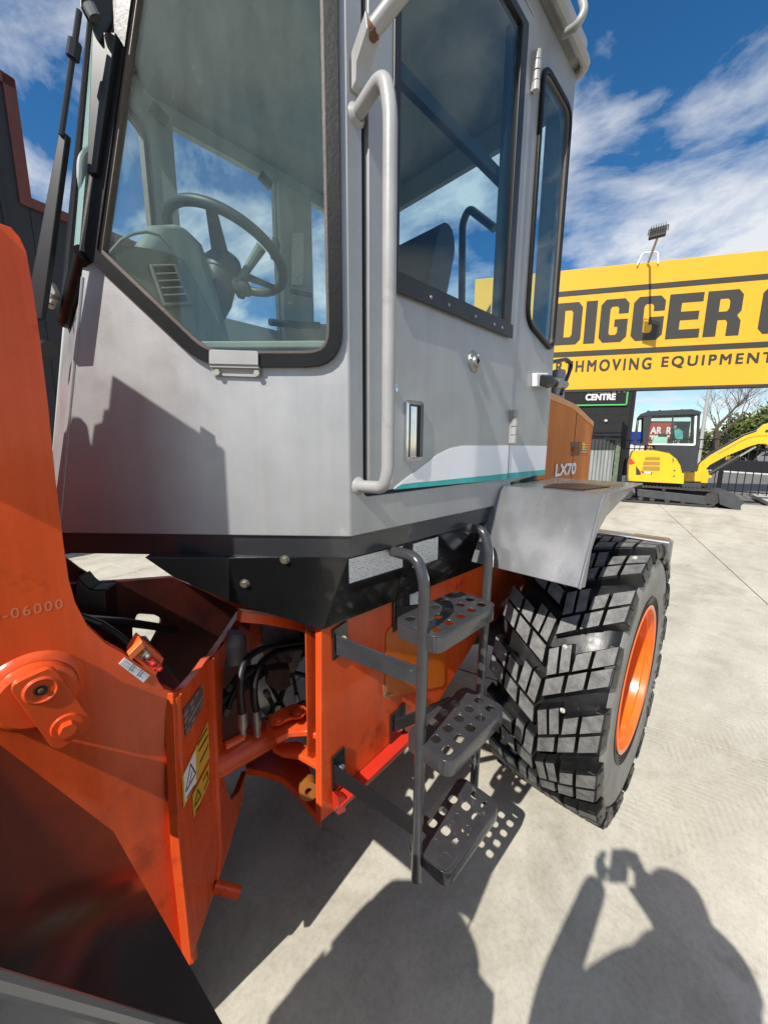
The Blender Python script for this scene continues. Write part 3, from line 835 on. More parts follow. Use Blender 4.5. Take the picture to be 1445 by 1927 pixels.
# hinges
def hinge(px, p0, p1):
    a, b = PY(px, p0, YD - .016), PY(px - 1, p1, YD - .016)
    x = xh + .004
    hob = part(G().box(x - .012, x + .003, YD - .012, YD - .006, b.z, a.z), 'hinge', 'grey_light', door, bevel=.001)
    n = 4
    for i in range(n):
        z0 = b.z + (a.z - b.z) * i / n
        z1 = b.z + (a.z - b.z) * (i + 1) / n - .003
        part(G().cyl((x, YD - .019, z0), (x, YD - .019, z1), .0125 if i % 2 else .0135, n=14), 'hinge', 'grey_light', door, bevel=.001)
    return hob
hinge(991, 62, 150); hinge(957, 768, 834)
# dark gap along the door edge
part(G().box(x_in - .0, xg + .004, YD + .010, YD + .018, zdb - .012, 3.14), 'door_seal', 'ink', side)
part(G().box(x_in, xh + .01, YD + .012, YD + .018, zdb - .014, zdb + .004), 'door_seal', 'ink', side)

# ---- grab rail in front of the door, mirror stay above it
xp = .632
zr1, zr0 = PY(662, 200, YD).z, PY(672, 915, YD).z
rail_pts = bend([(xp, YD, zr1 - .01), (xp + .0, YD - .085, zr1 + .02), (xp, YD - .104, zr1 - .05), (xp, YD - .104, zr0 + .04), (xp, YD - .090, zr0 + .003), (xp, YD, zr0)], .05, 8)
rail = part(G().tube(rail_pts, .0155, 16), 'grab_rail', 'grey_light')
for z in (zr1 - .01, zr0):
    part(G().lathe([(.0155, .010), (.021, .004), (.024, 0)], (xp, YD, z), (0, -1, 0), 14), 'weld', 'grey_light', rail)
# mirror stay: bent flat bracket, bolt and a tube rising out of the picture
b0_, b1_ = PY(655, 165, YD), PY(655, 110, YD)
br = part(G().slab([(xp - .018, YD - .004, b0_.z - .004), (xp - .018, YD - .004, b1_.z + .01), (xp - .018, YD - .050, b1_.z + .055), (xp - .018, YD - .055, b1_.z + .022), (xp - .018, YD - .022, b1_.z - .016), (xp - .018, YD - .018, b0_.z + .004)], (.036, 0, 0)), 'mirror_stay_bracket', 'grey_light', bevel=.002)
tb0 = Vector((xp, YD - .046, b1_.z + .03))
part(G().cyl(tb0, tb0 + Vector((0, -.012, -.012)), .011, n=6), 'bolt', 'rust', br)
tb1 = PY(748, -4, YD - .10)
part(G().tube([tb0, tb0 + (tb1 - tb0) * .12], .0175, 14), 'weld', 'rust', br)
part(G().tube([tb0 + (tb1 - tb0) * .08, tb1, tb1 + (tb1 - tb0) * 1.2], .0165, 14), 'mirror_stay', 'grey_light')

# ---- rear roof bracket (bent bar at the top right)
rp = [PY(1062, 64, YD - .035), PY(1085, 48, YD - .10), PY(1100, 22, YD - .12), PY(1092, -10, YD - .10), PY(1080, -60, YD - .06)]
part(G().tube(bend(rp, .03, 4), .013, 12), 'roof_bracket', 'grey_light')

# ---- windscreen
N0, N1 = CQ(dA + .004, zA + .006), CQ(left_d(ZR, .0), ZR)
Cb = PY(80, 590, YM)
wpts = [N0, Vector((Cb.x, YM, Cb.z)), mir(N0), mir(N1), N1]
# keep the screen flat: plane through N0, mirrored N0 and N1
wn_ = (mir(N0) - N0).cross(N1 - N0).normalized()
wc = Vector(wpts[1]); wc -= wn_ * (wc - N0).dot(wn_)
wpts[1] = wc
ws = part(G().slab(wpts, wn_ * .005), 'windscreen', 'g_wind', smooth=0)
part(G().tube([N0 + CN * .004, N1 + CN * .004], .012, 10), 'seal', 'bead', ws)
part(G().tube([mir(N0), mir(N1)], .012, 8), 'seal', 'seal', ws)
part(G().tube(bend([N0 + CN * .006, wc + Vector((-.006, 0, 0)), mir(N0)], .03), .021, 12), 'seal', 'seal', ws)
# nose panel under the screen
nb = CQ(base_l[0], ZB)
g = G().slab([N0 + Vector((0, 0, -.02)), wc + Vector((0, 0, -.02)), mir(N0) + Vector((0, 0, -.02)), mir(nb), Vector((nb.x - .015, YM, ZB)), nb], (.02, 0, 0))
part(g, 'nose_panel', 'grey', bevel=.003)
cb = PY(112, 555, 1.32)
clipw = part(G().slab([PY(92, 562, 1.36), PY(106, 535, 1.31), PY(116, 556, 1.31), PY(104, 583, 1.35)], (-.012, -.012, .0)), 'screen_clip', 'grey_light', ws, bevel=.002)
for q in ((99, 577), (110, 563)):
    c_ = PY(*q, 1.32); part(G().cyl(c_, c_ + Vector((-.02, -.02, 0)), .007, n=6), 'bolt', 'zinc', ws)
part(G().tube([PY(70, 655, 1.30), PY(92, 660, 1.27)], .022, 12), 'nozzle', 'black_soft')
# wipers and wiper motor
def bar(a, b, wa, wb, t, name, m, parent=None):
    a, b = Vector(a), Vector(b)
    d = (b - a).normalized(); s_ = Vector((1, -1, 0)).normalized(); n_ = d.cross(s_).normalized()
    g = G().slab([a - s_ * wa, a + s_ * wa, b + s_ * wb, b - s_ * wb], n_ * t)
    return part(g, name, m, parent, bevel=.002)
w1 = bar(PY(62, 600, 1.18), PY(118, 250, 1.10), .020, .008, .014, 'wiper', 'black_soft')
part(G().tube([PY(116, 255, 1.10), PY(137, 110, 1.07), PY(150, 20, 1.05)], .005, 8), 'wiper_arm', 'black_soft', w1)
part(G().tube([PY(137, 110, 1.068), PY(142, 78, 1.06)], .011, 8), 'wiper_arm', 'black_soft', w1)
w2 = bar(PY(172, 325, 1.11), PY(196, 60, 1.06), .010, .024, .02, 'wiper', 'black_soft')
part(G().slab([PY(148, -40, 1.06), PY(150, 12, 1.06), PY(165, 30, 1.06), PY(176, 62, 1.06), PY(188, 78, 1.06), PY(212, 40, 1.06), PY(222, -40, 1.06)], (.02, .03, 0)), 'wiper_motor', 'black_soft', w2, bevel=.004)
part(G().tube([PY(168, 10, 1.045), PY(180, 34, 1.045)], .012, 10), 'wiper_pivot', 'steel', w2)
# front pillar between screen and quarter window
part(G().slab([CQ(left_d(2.40, -.012), 2.40, .012), CQ(left_d(ZR, -.014), ZR, .012), CQ(left_d(ZR, .03), ZR, .012), CQ(left_d(2.40, .004), 2.40, .012)], -CN * .02), 'front_pillar', 'black_soft')

# ---- cab skirt and black side panel beneath
sk = [CQ(base_l[0] - .01, ZB, -.008), CQ(.012, ZB, -.008), SQ(1.45, ZB, -.008)]
def wallstrip(pts, z0, z1, th=.02):
    g = G()
    for a, b in zip(pts, pts[1:]):
        n_ = Vector((-(b - a).y, (b - a).x, 0)).normalized() * th
        g.slab([Vector((a.x, a.y, z0)), Vector((b.x, b.y, z0)), Vector((b.x, b.y, z1)), Vector((a.x, a.y, z1))], n_)
    return g
c0 = Vector((.607, YD + .008, 0))
skirt = part(wallstrip([CQ(.79, ZB, -.010), c0, Vector((1.452, YD + .008, 0))], 1.418, ZB - .001, .03), 'cab_skirt', 'skirt', bevel=.002)
part(G().slab([(x, y, 1.43) for x, y in [(.62, .76), (1.8, .76), (1.8, 2.04), (.62, 2.04), (.22, 1.53), (.22, 1.27)]], (0, 0, .044)), 'cab_underside', 'black_soft', skirt)
YB = YD + .022
YK = YD + .10                                   # lower edge of the black panel, tucked in under the cab
A_ = Vector((PY(655, 1049, YB).x, YB, 1.4175)); B_ = PY(607, 1186, YK)
C_ = PZ(431, 1050, 1.417)
pn = (B_ - A_).cross(C_ - A_).normalized()
D_ = PP(431, 1132, A_, pn)
if pn.y > 0: pn = -pn
RT_, RB_ = Vector((1.62, YB, 1.4175)), Vector((1.62, YK, B_.z - .012))
bn = (B_ - A_).cross(RT_ - A_).normalized()
if bn.y > 0: bn = -bn
bp = part(G().slab([A_, RT_, RB_, B_], -bn * .02), 'chassis_panel', 'black', bevel=.003)
part(G().slab([A_, B_, D_, C_], -pn * .02), 'chassis_panel', 'black', bevel=.002)
E1, E2 = PP(272, 1049, C_, Vector((-.45, -.89, 0))), PP(326, 1086, C_, Vector((-.45, -.89, 0)))
part(G().slab([C_, D_, E2, E1], (.02, .03, 0)), 'chassis_panel', 'black_soft', bevel=.002)
def BPp(px, py): return PP(px, py, A_ + bn * .001, bn)
for q in ((461, 1098), (536, 1053)):
    c_ = PP(*q, A_, pn); n_ = pn if pn.y < 0 else -pn
    part(G().lathe([(0, .002), (.013, .0015), (.013, 0)], c_, n_, 16), 'washer', 'steel', bp)
    part(G().cyl(c_, c_ + n_ * .009, .008, n=6), 'bolt', 'zinc', bp)
stick = print_mat('printed_notice', (.84, .84, .81), (.34, .34, .34), 120, 300, cover=.26)
stick2 = print_mat('printed_chart', (.84, .84, .81), (.34, .34, .34), 110, 190, seed=3, cover=.26)
part(G().slab([BPp(*q) for q in ((656, 1052), (657, 1098), (757, 1067), (757, 1027))], bn * .001), 'notice_sticker', stick, bp, smooth=0)
part(G().slab([BPp(*q) for q in ((777, 1023), (776, 1068), (823, 1052), (824, 1010))], bn * .001), 'notice_sticker', stick2, bp, smooth=0)

# ---- rear frame (orange) below the cab
YF = .835
def F(px, py, y=YF): return PY(px, py, y)
fr_px = [(604, 1150), (604, 1546), (626, 1528), (700, 1470), (770, 1392), (822, 1325), (886, 1221), (925, 1150), (1010, 1080), (1010, 1010)]
rf = part(G().slab([F(*q) for q in fr_px], (0, .03, 0)), 'rear_frame', 'orange', bevel=.003)
rf['label'] = 'orange rear frame plate under the cab'
# the far plate and the axle box
part(G().slab([mir(F(*q)) for q in fr_px], (0, -.03, 0)), 'rear_frame', 'orange')
part(G().box(1.25, 2.9, .95, 1.85, .72, 1.2), 'rear_frame', 'orange', bevel=.01)
part(G().tube([(1.975, .6, .645), (1.975, 1.05, .645), (1.975, 1.2, .645), (1.975, 1.6, .645), (1.975, 1.75, .645), (1.975, 2.2, .645)], [.11, .13, .21, .21, .13, .11], 20), 'rear_axle', 'black_soft')
# front flange, top bridge and cross wall with the pump bay seen through it
yh = 1.02
part(G().slab([PY(455, 1150, yh), PY(604, 1172, yh), PY(604, 1205, yh), PY(560, 1186, yh), PY(500, 1176, yh), PY(452, 1172, yh)], (0, .03, 0)), 'frame_bridge', 'orange', rf, bevel=.004)
part(G().slab([PY(574, 1186, .90), PY(604, 1196, .90), PY(606, 1440, .90), PY(578, 1424, .90)], (.02, .03, 0)), 'frame_bridge', 'orange', rf, bevel=.004)
part(G().slab([PX(400, 1120, .98), PX(720, 1150, .98), PX(720, 1330, .98), PX(400, 1420, .98)], (.03, .0, 0), [[PX(*q, .98) for q in ((505, 1290), (575, 1235), (578, 1330), (535, 1345))]]), 'cross_wall', 'black_soft', rf)
# steering hinge ears
def ear(pts, z, th, name='hinge_ear'):
    return part(G().slab([PZ(*q, z) for q in pts], (0, 0, -th)), name, 'orange', rf, bevel=.006)
ear([(500, 1372), (505, 1346), (525, 1336), (560, 1326), (590, 1312), (606, 1318), (604, 1385), (575, 1376), (545, 1378), (520, 1390)], .80, .022)
ear([(512, 1406), (530, 1397), (560, 1393), (606, 1412), (604, 1445), (560, 1420), (530, 1416)], .71, .022)
hp = part(G().slab([PZ(*q, .52) for q in [(462, 1445), (500, 1452), (530, 1462), (560, 1490), (604, 1546), (606, 1500), (580, 1440), (545, 1400), (470, 1390)]], (0, 0, -.03)), 'hinge_plate', 'orange', bevel=.004)
c_ = PZ(581, 1482, .60)
part(G().lathe([(.012, -.02), (.030, -.02), (.032, 0), (.030, .02), (.012, .02), (.012, -.02)], c_, (-.55, -.80, .2), 20), 'bump_stop', mat('amber_rubber', (.30, .10, .015), .5), hp)
kp = part(G().slab([PZ(a, b, .815) for a, b in rnd([(508, 1365), (516, 1345), (556, 1328), (574, 1338), (572, 1352), (545, 1356), (525, 1366)], 7, 3)], (0, 0, .012)), 'pin_keeper', 'orange', rf, bevel=.003)
for q, r_ in (((560, 1340), .018), ((523, 1357), .012)):
    v = PZ(*q, .827)
    part(G().lathe([(0, .012), (r_, .010), (r_ * 1.05, .004), (r_ * 1.7, .003), (r_ * 1.75, 0)], v, (0, 0, 1), 16), 'pin_bolt', 'orange', rf)
# pumps, valve block and dark machinery behind the opening
pump = part(G().slab([PY(a, b, 1.22) for a, b in rnd([(492, 1185), (560, 1180), (572, 1215), (560, 1262), (520, 1280), (498, 1250)], 10, 3)], (.05, .12, 0)), 'hydraulic_pump', 'alu', bevel=.012)
part(G().slab([PY(*q, 1.18) for q in ((505, 1262), (545, 1258), (548, 1292), (525, 1304), (500, 1288))], (.04, .09, 0)), 'valve_block', mat('brown_block', (.13, .085, .05), .6, var=.4, vscale=30, bump=.4), pump, bevel=.006)
part(G().tube([PY(445, 1190, 1.25), PY(440, 1205, 1.25), PY(438, 1243, 1.25)], [.03, .045, .045], 16), 'filter_bowl', 'alu', pump)
part(G().tube([PY(400, 1330, 1.35), PY(480, 1270, 1.35), PY(580, 1185, 1.35)], .03, 10), 'drive_shaft', 'black_soft', pump)
for q in ((540, 1213), (520, 1240), (546, 1240)):
    v = PY(*q, 1.215); part(G().cyl(v, v + Vector((-.012, -.012, 0)), .010, n=6), 'bolt', 'steel', pump)
# steering cylinder with its hoses
yc_ = 1.13
s0, s1 = PY(340, 1472, yc_ + .02), PY(524, 1370, yc_)
sc_ = part(G().tube([s0, s0.lerp(s1, .9), s0.lerp(s1, .9), s1], [.052, .052, .056, .056], 24), 'steering_cylinder', 'orange')
part(G().tube([s1.lerp(s0, .08), s1 + (s1 - s0) * .30], .03, 16), 'cylinder_eye', 'orange', sc_)
part(G().tube([PY(424, 1404, yc_ - .05), PY(458, 1386, yc_ - .05)], .012, 10), 'cylinder_port', 'orange', sc_)
for a, b, top in (((457, 1386), (456, 1340), [(452, 1290), (462, 1245), (490, 1222), (530, 1212), (575, 1206)]), ((484, 1384), (482, 1336), [(478, 1300), (485, 1262), (500, 1240), (530, 1224), (575, 1218)])):
    v0, v1 = PY(*a, yc_ - .045), PY(*b, yc_ - .045)
    part(G().tube([v0, v0.lerp(v1, .35), v0.lerp(v1, .36), v1], [.012, .012, .016, .016], 12), 'hose_fitting', 'steel', sc_)
    pts = [v1] + [PY(*q, yc_ - .04 + .03 * i) for i, q in enumerate(top)]
    sm = []
    for i in range(len(pts) - 1):
        p0, p1, p2, p3 = pts[max(i - 1, 0)], pts[i], pts[i + 1], pts[min(i + 2, len(pts) - 1)]
        for k in range(6):
            t = k / 6
            sm.append(.5 * ((2 * p1) + (p2 - p0) * t + (2 * p0 - 5 * p1 + 4 * p2 - p3) * t * t + (3 * p1 - p0 - 3 * p2 + p3) * t ** 3))
    sm.append(pts[-1])
    part(G().tube(sm, .0125, 12), 'hose', 'hose', sc_)

# more plumbing crowding the joint
for k, (pts, r_) in enumerate((([(425, 1345), (440, 1300), (470, 1262), (520, 1236), (585, 1232)], .011), ([(430, 1300), (452, 1260), (490, 1252), (540, 1262), (590, 1275)], .009),
                              ([(520, 1190), (530, 1230), (552, 1270), (560, 1320)], .008), ([(500, 1300), (515, 1330), (505, 1350), (480, 1362)], .009), ([(590, 1200), (560, 1236), (535, 1290), (520, 1340)], .012))):
    vv = [PY(*q, 1.24 + .04 * (k % 3)) for q in pts]
    part(G().tube(bend(vv, .06, 5), r_, 10), 'hose', 'hose', pump)
    for f_ in (0, -1):
        a, b = vv[f_], vv[1 if f_ == 0 else -2]
        part(G().tube([a, a.lerp(b, .3)], r_ * 1.5, 6), 'hose_clamp', 'steel', pump)
part(G().obox(PY(560, 1345, 1.22), (.05, 0, 0), (0, .03, 0), (0, 0, .03)), 'bracket', 'shaded_red', pump, bevel=.004)

# access cover, small sticker, ladder brackets on the frame
ac = rnd([*[(F(*q).x, F(*q).z) for q in ((725, 1185), (835, 1120), (835, 1290), (724, 1312))]], [.03, .02, .02, .02], 4)
cov = part(G().slab([(x, YF - .002, z) for x, z in ac], (0, -.002, 0)), 'access_cover', mat('cover_orange', (.60, .13, .01), .28, var=.1, coat=.3, bump=.05, bscale=70), rf, bevel=.001)
part(G().slab([F(771, 1115, YF - .002), F(771, 1145, YF - .002), F(795, 1135, YF - .002), F(795, 1105, YF - .002)], (0, -.001, 0)), 'sticker', stick, rf)
part(G().tube([F(722, 1290, YF - .012), F(723, 1310, YF - .012), F(738, 1309, YF - .012)], .004, 8), 'wire_loop', 'zinc', rf)
# red steering lock bar
ra, rb = F(626, 1512, YF - .002), F(762, 1384, YF - .002)
dr = (rb - ra).normalized(); ur = Vector((-dr.z, 0, dr.x))
lb = part(G().slab([ra - ur * .012, rb - ur * .022, rb + ur * .020, ra + ur * .02], (0, -.030, 0)), 'steering_lock_bar', 'red', bevel=.002)
part(G().slab([ra + ur * .02, rb + ur * .020, rb + ur * .026, ra + ur * .026], (0, -.045, 0)), 'bar_flange', 'red', lb, bevel=.001)
part(G().slab([F(624, 1488, YF - .012), F(640, 1488, YF - .012), F(640, 1515, YF - .012), F(626, 1522, YF - .012)], (0, -.03, 0)), 'bar_end', 'red', lb, bevel=.002)
rg = F(640, 1518, YF - .035)
part(G().tube([rg + Vector((.016 * math.cos(a), -.004 * math.sin(a), .02 * math.sin(a))) for a in [2 * math.pi * i / 14 for i in range(14)]], .0022, 6, closed=True), 'pin_ring', 'steel', lb)

# ---- ladder: two bent posts, three perforated treads, flat stays
LAD = empty('ladder', (0, 0, 0)); LAD.parent = LOADER; LAD.location = -LOADER.location
LAD['label'] = 'dark grey three-tread boarding ladder'
YP = .605
fx, rx_ = .768, 1.150
def lpart(g, name, m='grey_dark', **k):
    o = g.build(name, M[m], None, **k); o.parent = LAD; return o
lpart(G().tube(bend([(fx + .004, YB - .01, 1.402), (fx + .002, YP + .03, 1.405), (fx, YP, 1.34), (fx - .006, YP, .352)], .085, 8), .0165, 16), 'post')
lpart(G().tube(bend([(rx_ + .03, YB - .01, 1.412), (rx_ + .025, YP + .06, 1.415), (rx_ + .02, YP + .03, 1.34), (rx_, YP + .03, .38)], .085, 8), .0165, 16), 'post')
SX0, SX1, SY0, SY1 = fx + .008, rx_ - .045, YP - .105, YP + .062
def tread(z, dx=0, dy=0):
    o2 = rnd([(SX0, SY0), (SX1, SY0), (SX1, SY1), (SX0, SY1)], .036, 5)
    holes = []
    for i in range(5):
        for j in range(3):
            if (i, j) in ((4, 2), ):
                continue
            cx_ = SX0 + .040 + i * (SX1 - SX0 - .085) / 4 + (.010 if j == 1 else 0)
            cy_ = SY0 + .036 + j * .048
            h = .0155
            holes.append(rnd([(cx_ - h, cy_ - h * .92), (cx_ + h, cy_ - h * .92), (cx_ + h, cy_ + h * .92), (cx_ - h, cy_ + h * .92)], .012, 4))
    g = G()
    top = [(x + dx, y + dy, z) for x, y in o2]
    g.slab(top, (0, 0, -.004), [[(x + dx, y + dy, z) for x, y in h] for h in holes])
    o = lpart(g, 'tread', bevel=.0018)
    # turned-down skirt, rounded over at the top
    g = G()
    ins = inset(o2, .010); ins2 = inset(o2, .003)
    loops = [[(x + dx, y + dy, z + .0005) for x, y in ins], [(x + dx, y + dy, z - .002) for x, y in ins2], [(x + dx, y + dy, z - .010) for x, y in o2], [(x + dx, y + dy, z - .050) for x, y in o2],
             [(x + dx, y + dy, z - .050) for x, y in inset(o2, .005)], [(x + dx, y + dy, z - .010) for x, y in inset(o2, .008)]]
    n = len(o2); vs = [q for l in loops for q in l]; fs = []
    for k in range(len(loops) - 1):
        for i in range(n):
            j = (i + 1) % n
            fs.append((k * n + i, k * n + j, (k + 1) * n + j, (k + 1) * n + i))
    g.add(vs, fs)
    lpart(g, 'tread_edge')
tread(.445); tread(.845, -.018, -.005); tread(1.195, -.012, .052)
# flat stays from the frame to the front post
def stay(p0, p1, h, name='stay', m='grey_dark', dz=0):
    a, b = Vector(p0), Vector(p1)
    lpart(G().slab([a, b, b + Vector((0, 0, -h)), a + Vector((0, 0, -h))], (.005, .003, 0)), name, m, bevel=.0015)
stay(F(632, 1196, YF - .012), Vector((fx - .002, YP + .004, PY(790, 1262, YP).z)), .062)
stay(F(628, 1440, YF - .012), Vector((fx - .004, YP + .004, PY(778, 1558, YP).z)), .06, m='black_soft')
for q0, q1 in (((624, 1192), (652, 1222)), ((623, 1432), (648, 1464)), ((738, 1138), (768, 1168)), ((733, 1352), (760, 1388))):
    a, b = F(*q0, YF - .001), F(*q1, YF - .001)
    lpart(G().slab([(a.x, YF - .002, a.z + .012), (b.x, YF - .002, a.z + .024), (b.x, YF - .002, b.z), (a.x, YF - .002, b.z - .014)], (0, -.006, 0)), 'bracket', 'black', bevel=.002)
    cc = Vector(((a.x + b.x) / 2 + .006, YF - .008, (a.z + b.z) / 2 + .004))
    lpart(G().lathe([(0, .012), (.006, .012), (.007, .007), (.011, .007), (.011, .002), (.016, .002), (.016, 0)], cc, (0, -1, 0), 12), 'bracket_bolt', 'chrome')
stay(F(745, 1142, YF - .010), Vector((rx_ - .1, SY1, 1.185)), .05, m='black_soft')
stay(F(742, 1356, YF - .010), Vector((rx_ - .14, SY1, .835)), .05, m='black_soft')

# ---- wheels
RT, WT, WX, WY, WZ = .650, .435, 1.975, .267, .640
def tyre_profile():
    # (radius, offset from the outer face)
    return [(.335, .045), (.352, .018), (.372, .012), (.43, -.002), (.50, -.008), (.55, .000), (.578, .016), (.594, .045), (.600, .12), (.602, WT / 2), (.600, WT - .12),
            (.594, WT - .045), (.578, WT - .016), (.55, WT), (.50, WT + .008), (.43, WT + .002), (.372, WT - .012), (.352, WT - .018), (.335, WT - .045)]
def lug_block(s0, s1, s2, s3, y0, y1, y2, y3, hgt=.052, tp=.006, drop=0):
    """hexahedron on the tread; corner i at arc length s and offset y (top ring), base flared"""
    pts = [(s0, y0), (s1, y1), (s2, y2), (s3, y3)]
    cs, cy_ = sum(p[0] for p in pts) / 4, sum(p[1] for p in pts) / 4
    vs = []
    for r_, ex in ((.585, .010), (RT - .010, .0012), (RT - .0005, -.0042)):
        for s, y in pts:
            ds, dy = s - cs, y - cy_
            l = max(1e-6, math.hypot(ds, dy))
            s2_, y2_ = s + ds / l * ex, y + dy / l * ex
            crown = .007 * ((y2_ - WT / 2) / (WT / 2)) ** 2
            a = s2_ / RT
            vs.append(((r_ - crown) * math.sin(a), y2_, (r_ - crown) * math.cos(a)))
    fs = [(0, 1, 2, 3), (8, 9, 10, 11)]
    for k in (0, 4):
        for i in range(4):
            j = (i + 1) % 4
            fs.append((k + i, k + j, k + 4 + j, k + 4 + i))
    return G().add(vs, fs)
NL = 17
PITCH = 2 * math.pi * RT / NL
def lug_meshes():
    ms = []
    sl = -.62                                     # slant: arc length per metre of width
    wbar = .146
    def q(u0, u1, ya, yb, sgn, off):              # band of the bar between fractions u0..u1 of its width
        def P(u, y): return (off + sl * y - wbar / 2 + wbar * u, (y if sgn > 0 else WT - y))
        a, b, c, d = P(u0, ya), P(u1, ya), P(u1, yb), P(u0, yb)
        return lug_block(a[0], b[0], c[0], d[0], a[1], b[1], c[1], d[1])
    for sgn, off in ((1, 0.0), (-1, PITCH / 2)):
        ms.append(q(.0, .48, .000, .066, sgn, off)); ms.append(q(.0, .48, .073, .134, sgn, off)); ms.append(q(.0, .48, .142, .208, sgn, off))
        ms.append(q(.525, 1., -.002, .066, sgn, off)); ms.append(q(.525, 1., .073, .124, sgn, off))
        for k in (0, 1):                          # standing blocks at the inner end
            y0 = .130 + k * .041
            s0 = off + sl * y0 - wbar / 2 + wbar * .53
            Y = lambda y: (y if sgn > 0 else WT - y)
            ms.append(lug_block(s0, s0 - .021, s0 + .084, s0 + .105, Y(y0), Y(y0 + .034), Y(y0 + .046), Y(y0 + .012)))
    return [m_.mesh('tread_block', 0) for m_ in ms]
LUGS = lug_meshes()
for me in LUGS:
    me.materials.append(M['rubber']); me.materials.append(M['tread'])
    for p in me.polygons:
        c_ = p.center
        if math.hypot(c_.x, c_.z) > RT - .013 and abs(p.normal.y) < .8:
            rad = Vector((c_.x, 0, c_.z)).normalized()
            if p.normal.dot(rad) > .7: p.material_index = 1
def wheel(name, cx_, face_y, sgn=1, detail=True):
    """sgn=1: outer face towards -y"""
    E_ = empty(name, (0, 0, 0)); E_.parent = LOADER; E_.location = Vector((cx_, face_y, WZ)) - LOADER.location
    if sgn < 0: E_.rotation_euler = (0, 0, math.pi)
    def wp(g, n, m, **k):
        o = g.build(n, M[m], None, **k); o.parent = E_; return o
    wp(G().lathe(tyre_profile(), (0, 0, 0), (0, 1, 0), 120), 'tyre', 'rubber', smooth=50)
    wp(G().lathe([(.352, .0165), (.372, .0105), (.40, .003), (.43, -.0035), (.50, -.0095), (.55, -.0015), (.573, .010)], (0, 0, 0), (0, 1, 0), 96), 'sidewall', 'sidewall', smooth=50)
    for r_ in (.358, .368, .378, .388):
        wp(G().tube([(r_ * math.cos(a), .0125 - (r_ - .352) * .26, r_ * math.sin(a)) for a in [2 * math.pi * i / 72 for i in range(72)]], .0028, 6, closed=True), 'bead_ring', 'rubber')
    wp(G().lathe([(.345, .015), (.348, .004), (.338, .001), (.327, .006), (.322, .03), (.312, .035), (.300, .15), (.296, .20), (.285, .205), (.22, .185), (.12, .165), (.11, .10), (.0, .095)], (0, 0, 0), (0, 1, 0), 72), 'rim', 'orange_clean', smooth=40)
    if detail:
        for i_, ch in enumerate('BRIDGESTONE'):
            a = R(52 + i_ * 8.4)
            rad = Vector((math.sin(a), 0, math.cos(a))); tan_ = Vector((math.cos(a), 0, -math.sin(a)))
            put_text('sidewall_letter', ch, rad * .462 - tan_ * .022 + Vector((0, -.0125, 0)), tan_, rad, M['rubber'], E_, width=.040 if ch != 'I' else .012, height=.052, fat=.004, depth=0.0)
    for k in range(10):
        a = 2 * math.pi * k / 10
        c_ = Vector((.16 * math.cos(a), .178, .16 * math.sin(a)))
        wp(G().cyl(c_, c_ + Vector((0, -.03, 0)), .014, n=6), 'wheel_nut', 'orange_clean')
    if detail:
        for k in range(NL):
            for me in LUGS:
                o = bpy.data.objects.new('tread_block', me); COL.objects.link(o)
                o.parent = E_; o.rotation_euler = (0, 2 * math.pi * (k + .12) / NL, 0)
        # shoulder buttresses under each lug
        bm_ = None
        for k in range(NL):
            a = 2 * math.pi * (k + .12) / NL
            for sgn_, off in ((1, 0), (-1, PITCH / 2)):
                g = G()
                vs = []
                for (r_, y_) in ((.648 - .008, -.003), (.60, -.012), (.56, -.004), (.57, .03), (.64, .03)):
                    for s_ in (-.072, .070):
                        b_ = a + (s_ * (1.0 if r_ > .59 else .75) + off) / RT
                        vs.append((r_ * math.sin(b_), y_ if sgn_ > 0 else WT - y_, r_ * math.cos(b_)))
                fs = [(0, 1, 3, 2), (2, 3, 5, 4), (4, 5, 7, 6), (6, 7, 9, 8), (8, 9, 1, 0), (0, 2, 4, 6, 8), (1, 3, 5, 7, 9)]
                g.add(vs, fs)
                wp(g, 'lug_shoulder', 'rubber', bevel=.004)
            # the moulded slot in the side of each lug
            sg_ = G()
            for r0, r1, da in ((.612, .636, .012), ):
                pp = rnd([(-.010, r0), (.010, r0), (.010, r1), (-.010, r1)], .007, 3)
                sg_.slab([((r_) * math.sin(a + x / RT), -.0125 + (r_ - .60) * .2, r_ * math.cos(a + x / RT)) for x, r_ in pp], (0, .003, 0))
            wp(sg_, 'lug_slot', 'seal')
    else:
        g = G()
        for k in range(NL):
            for me in LUGS:
                mt = Matrix.Rotation(2 * math.pi * k / NL, 3, 'Y')
                g.add([mt @ v.co for v in me.vertices], [tuple(p.vertices) for p in me.polygons])
        o = wp(g, 'tread_blocks', 'tread', smooth=0); o['kind'] = 'stuff'
    return E_
rwheel = wheel('rear_wheel', WX, WY)
rwheel['label'] = 'rear wheel with chunky lugged tyre and orange rim'
wheel('front_wheel', -.64, .225, 1, False)
wheel('rear_wheel', WX, 2 * YM - WY, -1, False)
wheel('front_wheel', -.64, 2 * YM - .225, -1, False)
